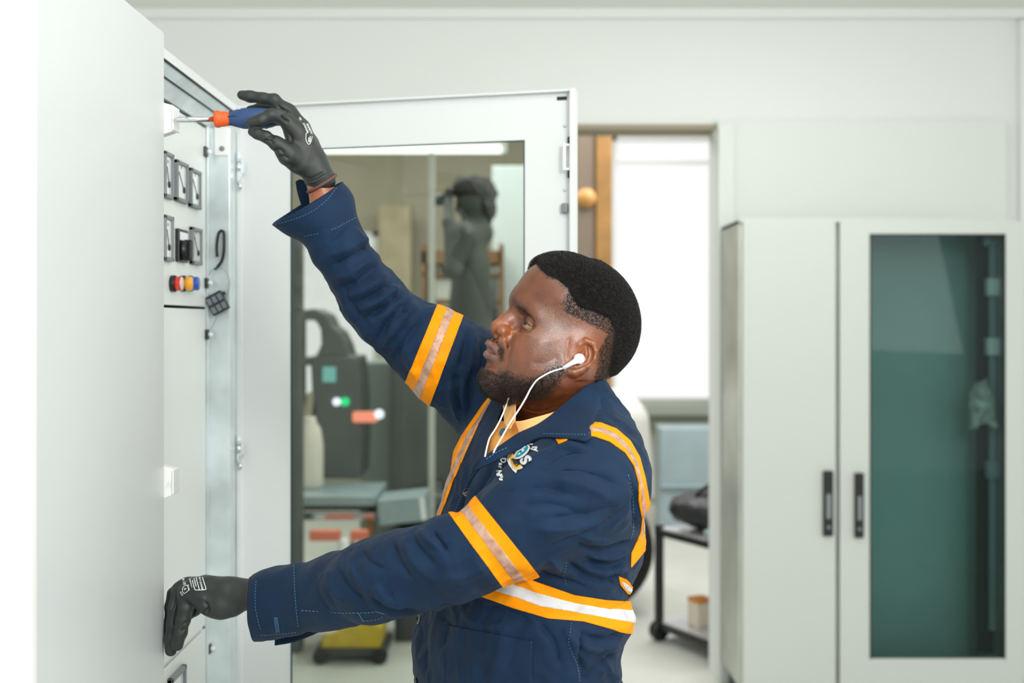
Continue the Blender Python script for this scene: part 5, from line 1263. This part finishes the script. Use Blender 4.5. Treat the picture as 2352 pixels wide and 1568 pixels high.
# shirt under the jacket
s = SDF((-.20,1.60,1.15), (.25,2.05,1.60), .004); s.op(torso_fn(.010), (-.20,1.60,1.15), (.25,2.05,1.60)); s.cone(Wn(1290,1000,1.85), Wn(1296,930,1.845), .098, .074, .04)
SP, SQ = s.mesh(2); N_ = normals(SP, SQ); SP = SP+N_*(noise3(SP, .03, 31)*.0015)[:, None]
SPX = proj(SP); STt = tris(SQ)
zz = W(0, 948, 1.85).z
fcol = zz-SP[:, 2]-.10*(SP[:, 0]-.07)*-1
V, T = clip(SP, STt, np.minimum(fcol, np.where((SPX[:, 0] > 1098), 1, -.01)))
shirt = put(mesh_np('shirt', V, T, M_shirt)); SB = bvh(SP, STt)
def SY(px, py, dflt, off=.004):
    h, n = hit(SB, px, py); return dflt if h is None else min(dflt, h.y-off)
nearc = [((1184,968),(1190,985),(1196,1003),1.742),((1200,966),(1208,980),(1215,995),1.736),((1230,958),(1238,972),(1245,990),1.735),((1262,950),(1270,962),(1275,980),1.742),((1288,938),(1298,950),(1305,965),1.755),((1325,905),(1335,915),(1345,930),1.775)]
for nm, cc in (('shirt_collar', nearc), ('shirt_collar', [((1166,905),(1160,915),(1155,925),1.80),((1175,906),(1166,930),(1158,950),1.79),((1184,915),(1172,945),(1160,975),1.775),((1184,940),(1176,960),(1166,985),1.765),((1183,965),(1176,975),(1170,985),1.75)])):
    R_ = [[PP(p[k][0], p[k][1], SY(p[k][0], p[k][1], p[3])-.002) for p in cc] for k in range(3)]
    o = sheet(R_, 30, 10, nm, M_shirtc, .0022, wr=.0008); o.parent = shirt
h, n = hit(SB, 1156, 993)
if h is not None:
    m = MB(); rr = 9*h.y/F; m.lathe(h+n*.0005, n, [(0,rr*.8),(.001,rr),(.0025,rr),(.003,rr*.8),(.002,rr*.6)], 20); o = m.build('button', M_bbtn); o.parent = shirt

# cuffs
def ring(c, a, b, n=48, rect=2.0):
    out = []
    for t in np.linspace(0, 2*PI, n, endpoint=False):
        ct, st_ = math.cos(t), math.sin(t); out.append(c+a*np.sign(ct)*abs(ct)**(2/rect)+b*np.sign(st_)*abs(st_)**(2/rect))
    return out
def loft(rings, name, mt, th=.003, sub=5, wr=.001, gap=None):
    R = np.array(rings); n = R.shape[1]; R = np.array([catmull(R[:, i], (len(rings)-1)*sub+1) for i in range(n)]).transpose(1, 0, 2); m = R.shape[0]
    V = R.reshape(-1, 3); Q = [(i*n+j, i*n+(j+1) % n, (i+1)*n+(j+1) % n, (i+1)*n+j) for i in range(m-1) for j in range(n) if gap is None or j not in gap]
    Q = np.array(Q)[:, ::-1]; N = normals(V, Q); V = V+N*(noise3(V, .02, 41)*wr)[:, None]
    o = mesh_np(name, V, Q, mt); s_ = o.modifiers.new('thick', 'SOLIDIFY'); s_.thickness = th; s_.offset = 0; o.parent = jacket; return o, V, Q
def v3(px, py, Y, dpx, dpy, dY=0.0):                       # vector from a picture offset at depth Y
    return np.array([dpx/F*Y, dY, -dpy/F*Y])
# raised arm cuff, flared
rim = ring(Wn(706,466,1.952), v3(0,0,1.952,-80,48), v3(0,0,1.952,-6,-16,.052))
r1 = ring(Wn(735,496,1.952), v3(0,0,1.952,-76,42), v3(0,0,1.952,-5,-10,.050)); r2 = ring(Wn(757,526,1.952), v3(0,0,1.952,-62,30), v3(0,0,1.952,-3,-6,.046)); r3 = ring(Wn(775,560,1.953), v3(0,0,1.953,-58,28), v3(0,0,1.953,0,0,.044))
cf, CV, CQ = loft([rim, r1, r2, r3], 'sleeve_cuff', M_navy)
# lowered arm cuff
k1 = ring(Wn(586,1393,1.865), v3(0,0,1.865,4,75), v3(0,0,1.865,4,4,.044), rect=2.3); k2 = ring(Wn(632,1384,1.85), v3(0,0,1.85,6,79), v3(0,0,1.85,2,2,.046), rect=2.3); k3 = ring(Wn(682,1375,1.83), v3(0,0,1.83,6,80), v3(0,0,1.83,0,0,.050)); k4 = ring(Wn(706,1370,1.817), v3(0,0,1.817,5,77), v3(0,0,1.817,0,0,.050)); k5 = ring(Wn(745,1362,1.795), v3(0,0,1.79,5,84), v3(0,0,1.79,0,0,.057)); k6 = ring(Wn(800,1348,1.757), v3(0,0,1.76,5,87), v3(0,0,1.76,0,0,.057)); k7 = ring(Wn(870,1331,1.715), v3(0,0,1.72,5,84), v3(0,0,1.72,0,0,.053))
cf2, CV2, CQ2 = loft([k1, k2, k3, k4, k5, k6, k7], 'sleeve_cuff', M_navy, wr=.0022)
flap = sheet([[Wn(632,1482,1.895), Wn(680,1472,1.88), Wn(735,1449,1.86)], [Wn(632,1460,1.90), Wn(680,1455,1.89), Wn(735,1440,1.87)]], 16, 6, 'cuff_flap', M_navy, .003); flap.parent = cf2
D = Decal(bvh(CV2, CQ2), .0022)
D.dash([(590,1335),(588,1390),(600,1445)], 1.0, 4, 3); D.dash([(676,1300),(680,1370),(686,1440)], 1.2, 4, 3); D.dash([(600,1456),(650,1453),(686,1448)], 1.0, 4, 3)
D.line([(632,1417),(634,1435),(636,1451)], 1.0); D.line([(639,1417),(641,1435),(643,1450)], 1.0); D.dash([(635.5,1418),(637.5,1435),(639.5,1450)], 3, 1.4, 1.6); D.line([(632,1417),(639,1417)], 1.0)
D.build('cuff_stitching', M_stitch, cf2, .0003)
flp = sheet([[Wn(679,417,1.985), Wn(690,412,1.985), Wn(701,416,1.985)], [Wn(684,445,1.985), Wn(698,445,1.985), Wn(712,445,1.985)], [Wn(696,482,1.99), Wn(712,480,1.99), Wn(730,476,1.99)]], 14, 8, 'cuff_flap', M_navy, .003); flp.parent = cf
D = Decal(bvh(CV, CQ), .0022); D.dash([(634,514),(700,494),(745,465),(772,432)], 1.0, 4, 3); D.dash([(700,541),(760,528),(815,500)], 1.0, 4, 3)
D.build('cuff_stitching', M_stitch, cf, .0003)

# ---------------------------------------------------------------- gloves
def glove(name, prims, subs, lo, hi, folds, noise_amp=.0006, h=.0016):
    s = SDF(lo, hi, h)
    for pts, k in prims: s.chain([tuple(Wn(a, b, c))+(r*c/F,) for a, b, c, r in pts], k)
    for pts, k in subs: s.chain([tuple(Wn(a, b, c))+(r*c/F,) for a, b, c, r in pts], k, 's')
    P, Q = s.mesh(2); P = sculpt(P, Q, folds); N = normals(P, Q); P = P+N*(noise3(P, .012, 51)*noise_amp)[:, None]
    return P, Q
Z1 = lambda x, y: (360+x/3.266, 80+y/3.266)
def g1(x, y, Y, r): a = Z1(x, y); return (a[0], a[1], Y, r/3.266)
GP, GQ = glove('glove', [
  # wrist and palm
  ([g1(1236,1098,1.945,103), g1(1215,1060,1.945,104), g1(1165,960,1.945,112), g1(1105,850,1.945,118)], .01),
  ([g1(1105,850,1.93,85), g1(1050,740,1.925,78), g1(985,655,1.918,62)], .014),
  ([g1(1115,840,1.955,85), g1(1060,710,1.95,80), g1(985,590,1.945,60), g1(935,545,1.94,50)], .014),
  ([g1(1110,820,1.975,70), g1(1050,690,1.975,64), g1(990,590,1.972,50)], .016),
  ([g1(1060,960,1.925,85), g1(990,900,1.910,72), g1(920,830,1.900,55)], .014),
  # index finger: knuckle, bend, tip on the handle
  ([g1(985,650,1.915,52), g1(925,615,1.905,48), g1(860,600,1.896,46), g1(780,640,1.892,43), g1(712,655,1.893,38)], .006),
  # middle finger: straight out above
  ([g1(940,545,1.942,48), g1(880,488,1.942,44), g1(800,478,1.943,42), g1(700,462,1.945,40), g1(640,452,1.946,36)], .006),
  # ring finger behind the handle
  ([g1(985,590,1.965,44), g1(880,555,1.975,40), g1(780,545,1.975,36), g1(700,562,1.965,32)], .006),
  # little finger curled behind
  ([g1(1010,640,1.985,38), g1(920,640,1.995,34), g1(850,660,1.985,30), g1(820,680,1.968,27)], .006),
  # thumb from the heel of the hand to the underside of the handle
  ([g1(960,870,1.905,60), g1(890,810,1.898,48), g1(820,765,1.896,42), g1(760,745,1.897,38), g1(715,728,1.90,32)], .006)],
  [], Wn(535,200,2.03)-[0,.20,.33], Wn(790,190,2.03), [
  (Z2([(835,770),(870,760),(880,720)],360,80,3.266),3,-2.0),(Z2([(800,800),(850,790),(870,820)],360,80,3.266),3,-1.6),(Z2([(860,880),(920,860),(960,900)],360,80,3.266),4,-1.8),(Z2([(900,930),(950,910),(1000,940)],360,80,3.266),4,-1.6),
  (Z2([(930,990),(1000,980),(1050,1020)],360,80,3.266),4,-1.6),(Z2([(930,600),(960,640),(1000,650)],360,80,3.266),4,-1.8),(Z2([(900,520),(940,560),(1000,570)],360,80,3.266),4,-1.4),(Z2([(880,560),(930,575),(1000,600)],360,80,3.266),3,1.2),
  (Z2([(1080,1060),(1150,1080),(1280,1020)],360,80,3.266),4,-1.5),(Z2([(1090,1090),(1170,1105),(1290,1040)],360,80,3.266),3,1.0),(Z2([(950,720),(1000,760),(1010,820)],360,80,3.266),6,-1.5)])
glR = put(mesh_np('glove', GP, GQ, M_glove)); glR['label'] = 'black coated work glove holding the screwdriver'
GB = bvh(GP, GQ)
m = MB(); cc = Wn(739, 421, 1.945); a = v3(0,0,1.945,32,-19.5); b = v3(0,0,1.945,-4,-8,.0245)
m.tube([tuple(p) for p in ring(cc, a, b, 40)], .0028, 10, close=True); o = m.build('glove_hem', M_hem, glR)
D = Decal(GB, .0004)
D.text('SAFETY', Z1(1143,705), (.42,.95), (.7,-.25), 7.5, .3); D.text('JOGGER', Z1(1117,700), (.42,.95), (.7,-.25), 6.5, .2)
for l in ([(1118,745),(1120,790),(1138,820),(1155,805),(1165,760)], [(1118,745),(1135,725)]): D.line([Z1(*p) for p in l], 1.4)
for l in ([(1135,795),(1148,805)], [(1140,770),(1140,800)], [(1150,760),(1150,800)]): D.line([Z1(*p) for p in l], 1.8, 6, curved=False)
D.text('CE', Z1(1075,630), (.5,.9), (.8,-.4), 6, .2)
D.build('glove_print', M_print, glR, .0002)
Z3 = lambda x, y: (360+x/4.93, 1250+y/4.93)
def g3(x, y, Y, r): a = Z3(x, y); return (a[0], a[1], Y, r/4.93)
G2P, G2Q = glove('glove', [
  ([g3(1100,570,1.875,178), g3(900,560,1.885,168), g3(760,560,1.892,170)], .01),
  ([g3(760,520,1.885,140), g3(560,510,1.892,135), g3(420,520,1.898,120), g3(330,560,1.900,100)], .014),
  ([g3(760,520,1.915,135), g3(560,500,1.925,130), g3(360,500,1.93,112), g3(260,520,1.932,95)], .014),
  ([g3(860,700,1.880,120), g3(720,700,1.878,130), g3(600,680,1.880,110), g3(500,640,1.885,95)], .012),
  # little finger nearest, pointing down
  ([g3(330,590,1.900,92), g3(330,720,1.895,84), g3(300,850,1.894,80), g3(265,990,1.896,76), g3(232,1135,1.900,68)], .005),
  # ring
  ([g3(250,570,1.918,88), g3(215,720,1.915,82), g3(190,900,1.913,80), g3(170,1060,1.914,76), g3(158,1200,1.916,66)], .005),
  # middle
  ([g3(200,560,1.938,84), g3(175,700,1.937,80), g3(165,880,1.935,78), g3(160,1040,1.935,74), g3(155,1170,1.936,66)], .005),
  # index
  ([g3(240,540,1.958,80), g3(205,690,1.958,76), g3(190,850,1.956,72), g3(185,990,1.956,66)], .005),
  # thumb on the far side
  ([g3(720,600,1.945,90), g3(560,640,1.965,80), g3(430,720,1.975,72), g3(350,800,1.976,64)], .01)],
  [], Wn(365,1300,2.0)-[0,.22,.17], Wn(625,1240,2.02), [
  (Z2([(540,640),(575,720),(560,800)],360,1250,4.93),4,-2.5),(Z2([(510,790),(560,740),(600,730)],360,1250,4.93),3,-1.5),(Z2([(400,700),(420,760),(400,830)],360,1250,4.93),3,-1.8),(Z2([(340,880),(310,900),(290,905)],360,1250,4.93),3,-1.5),(Z2([(330,960),(300,970),(270,975)],360,1250,4.93),3,-1.2),
  (Z2([(420,620),(480,600),(560,620)],360,1250,4.93),6,1.2),(Z2([(250,640),(215,800),(190,950),(160,1100)],360,1250,4.93),3,-1.2),(Z2([(220,520),(200,640),(160,760)],360,1250,4.93),4,-1.5)])
glL = put(mesh_np('glove', G2P, G2Q, M_glove)); glL['label'] = 'black coated work glove resting on the cabinet door edge'
GB2 = bvh(G2P, G2Q)
m = MB(); m.tube([tuple(p) for p in ring(Wn(578,1366,1.872), v3(0,0,1.87,2,39), v3(0,0,1.87,0,0,.028), 40)], .0026, 10, close=True); m.build('glove_hem', M_hem, glL)
D = Decal(GB2, .0004); Zp_ = lambda x, y: (400+x/22.4, 1310+y/22.4)
for l in ([(1455,350),(1650,950)], [(1650,950),(1560,985),(1120,1000)], [(1120,1000),(1060,950),(900,350)], [(1130,350),(1300,980)]): D.line([Zp_(*p) for p in l], 1.9, 10, curved=False)
D.text('ETY JOGGER', Zp_(1385,680), (.26,.98), (.9,-.25), 5.4, .22); D.text('SUPERPRO', Zp_(1080,620), (.26,.98), (.9,-.25), 4.2, .15); D.text('EN388:2016 9', Zp_(860,640), (.26,.98), (.9,-.25), 3.6, .12)
D.text('CE', Zp_(520,640), (.3,.95), (.95,-.3), 7.5, .3); D.text('4131', Zp_(385,1190), (.5,.85), (.85,-.4), 5.5, .15)
D.line([Zp_(*p) for p in ((760,750),(620,760),(470,850),(430,1040),(520,1170),(640,1100),(800,980))], 1.3, 20); D.text('R', Zp_(560,950), (.3,.95), (.95,-.3), 7, .3); D.text('EN388', Zp_(735,880), (.3,.95), (.95,-.3), 4.2, .2); D.text('R', Zp_(470,460), (.3,.95), (.95,-.3), 7, .3)
D.build('glove_print', M_print, glL, .0002)

# ---------------------------------------------------------------- trousers and boots below the jacket
hip = Wn(1195, 1640, 1.85)
s = SDF((-.25,1.5,.05), (.35,2.2,1.05), .010)
for sd_ in (-1, 1):
    a = hip+np.array([AX[0]*.095*sd_, AX[1]*.095*sd_, 0]); kn = a+np.array([-.02, 0.01*sd_, -.42]); an_ = np.array([kn[0]+.03, kn[1], .10])
    s.chain([tuple(a)+(.115,), tuple(kn)+(.085,), tuple(an_)+(.068,)], .03)
s.cone(hip-np.array([AX[0]*.07,AX[1]*.07,-.02]), hip+np.array([AX[0]*.07,AX[1]*.07,.02]), .125, .125, .04)
P, Q = s.mesh(1); put(mesh_np('trousers', P, Q, M_navy))
for sd_ in (-1, 1):
    a = hip+np.array([AX[0]*.095*sd_, AX[1]*.095*sd_, 0]); x0 = a[0]+.01; y0 = a[1]+.01*sd_
    s = SDF((x0-.25,y0-.2,-.01), (x0+.15,y0+.15,.2), .007); s.chain([(x0+.02,y0,.05,.05),(x0-.08,y0-.045,.045,.048),(x0-.15,y0-.08,.04,.04)], .03); s.cone((x0,y0,.05),(x0,y0,.15),.05,.05,.03)
    P, Q = s.mesh(1); P[:, 2] = np.maximum(P[:, 2], 0.0); put(mesh_np('boot', P, Q, M_black))

# ---------------------------------------------------------------- screwdriver
def screwdriver():
    A = np.array(Wn(404, 275, 1.925)); B = np.array(Wn(640, 271, 1.935)); a = B-A; L = np.linalg.norm(a); a /= L; mpp = 1.93/F
    g = empty('screwdriver', tuple(A), 'blue and orange handled screwdriver held against the upper catch plate', 'screwdriver')
    m = MB(); m.lathe((0,0,0), a, [(-.004,.001),(0,.0040),(.002,.0048),(L*.40,.0048)], 24); m.build('shaft', M_chrome, g)
    u = L*.38; px = lambda p: (p-404)*mpp
    pr = [(px(491),.0075),(px(492),.0125),(px(496),.0145),(px(502),.0145),(px(505),.0128),(px(510),.0130),(px(517),.0122),(px(527),.0112)]
    m = MB(); m.lathe((0,0,0), a, pr, 32); m.build('handle_collar', mat('orange_grip', (240,96,34), .5, bump=.3, bscale=600), g)
    pr = [(px(512),.0060),(px(514),.0105),(px(527),.0113),(px(540),.0140),(px(556),.0172),(px(572),.0180),(px(592),.0182),(px(612),.0165),(px(628),.0125),(px(638),.0095),(px(642),.006)]
    m = MB(); m.lathe((0,0,0), a, pr, 40); hd_ = m.build('handle', mat('blue_grip', (42,72,118), .45, bump=.25, bscale=600), g)
    for t in (-.7, .1, .9, 2.2, 3.4):
        ul = Vector(a).orthogonal().normalized(); vl = Vector(a).cross(ul); dirv = ul*math.cos(t)+vl*math.sin(t)
        MB().tube([Vector(a)*px(524)+dirv*.0112, Vector(a)*px(534)+dirv*.0130, Vector(a)*px(546)+dirv*.0153], .0009, 8).build('grip_rib', mat('dark_blue_grip', (26,48,88), .5), hd_)
screwdriver()

# ---------------------------------------------------------------- earphones
def earphones():
    c = H((.010,-.0875,-.0135)); g = empty('earphones', tuple(c), 'white wired earphones, one bud in the ear and cables down to the shirt', 'earphones')
    def pt(px, py, Y): return Vector(Wn(px, py, Y))-Vector(c)
    Ye = c[1]; cc = proj(c[None])[0]
    bud = MB(); ax = Vector(Rh @ np.array([.15,-1,0])); bud.lathe(-ax*.008, ax, [(0,.0045),(.003,.0068),(.008,.0082),(.012,.0080),(.0145,.0062),(.016,.002)], 28)
    sx, sy = cc; bud.tube([pt(sx-3, sy+3, Ye-.004), pt(sx-16, sy+10, Ye-.006), pt(sx-36, sy+22, Ye-.007)], [.0052,.0036,.0030], 16)
    bud.build('earbud', M_white, g, smooth=True)
    HB = bvh(HP, HQ)
    def surf(px, py, d, off=.0035):
        y = d
        for B in (HB, CB, SB, JB):
            h, n = hit(B, px, py)
            if h is not None and B is HB or (h is not None and B is CB and px > 1110): y = min(y, h.y-off)
        return Vector(Wn(px, py, y))-Vector(c)
    near = [(sx-34,sy+21),(1268,853),(1248,863),(1232,874),(1219,892),(1207,915),(1192,940),(1172,970),(1155,1000),(1140,1026),(1133,1040)]
    P_ = [surf(a, b, d) for (a, b), d in zip(catmull(near, 60), np.interp(np.linspace(0, 1, 60), [0,.25,.5,1], [Ye-.006, 1.735, 1.72, 1.700]))]
    for _ in range(6): P_ = [P_[0]]+[Vector((P_[i].x, (P_[i-1].y+P_[i].y*2+P_[i+1].y)/4, P_[i].z)) for i in range(1, len(P_)-1)]+[P_[-1]]
    m = MB(); m.tube(P_, .00135, 10)
    m.build('cable', M_white, g)
    far = [(1168,914),(1163,930),(1150,962),(1138,985),(1125,1005),(1119,1025),(1114,1048)]
    P2 = [surf(a, b, d) for (a, b), d in zip(catmull(far, 40), np.linspace(1.78, 1.700, 40))]
    m = MB(); m.tube(P2, .00135, 10); m.build('cable', M_white, g)
earphones()
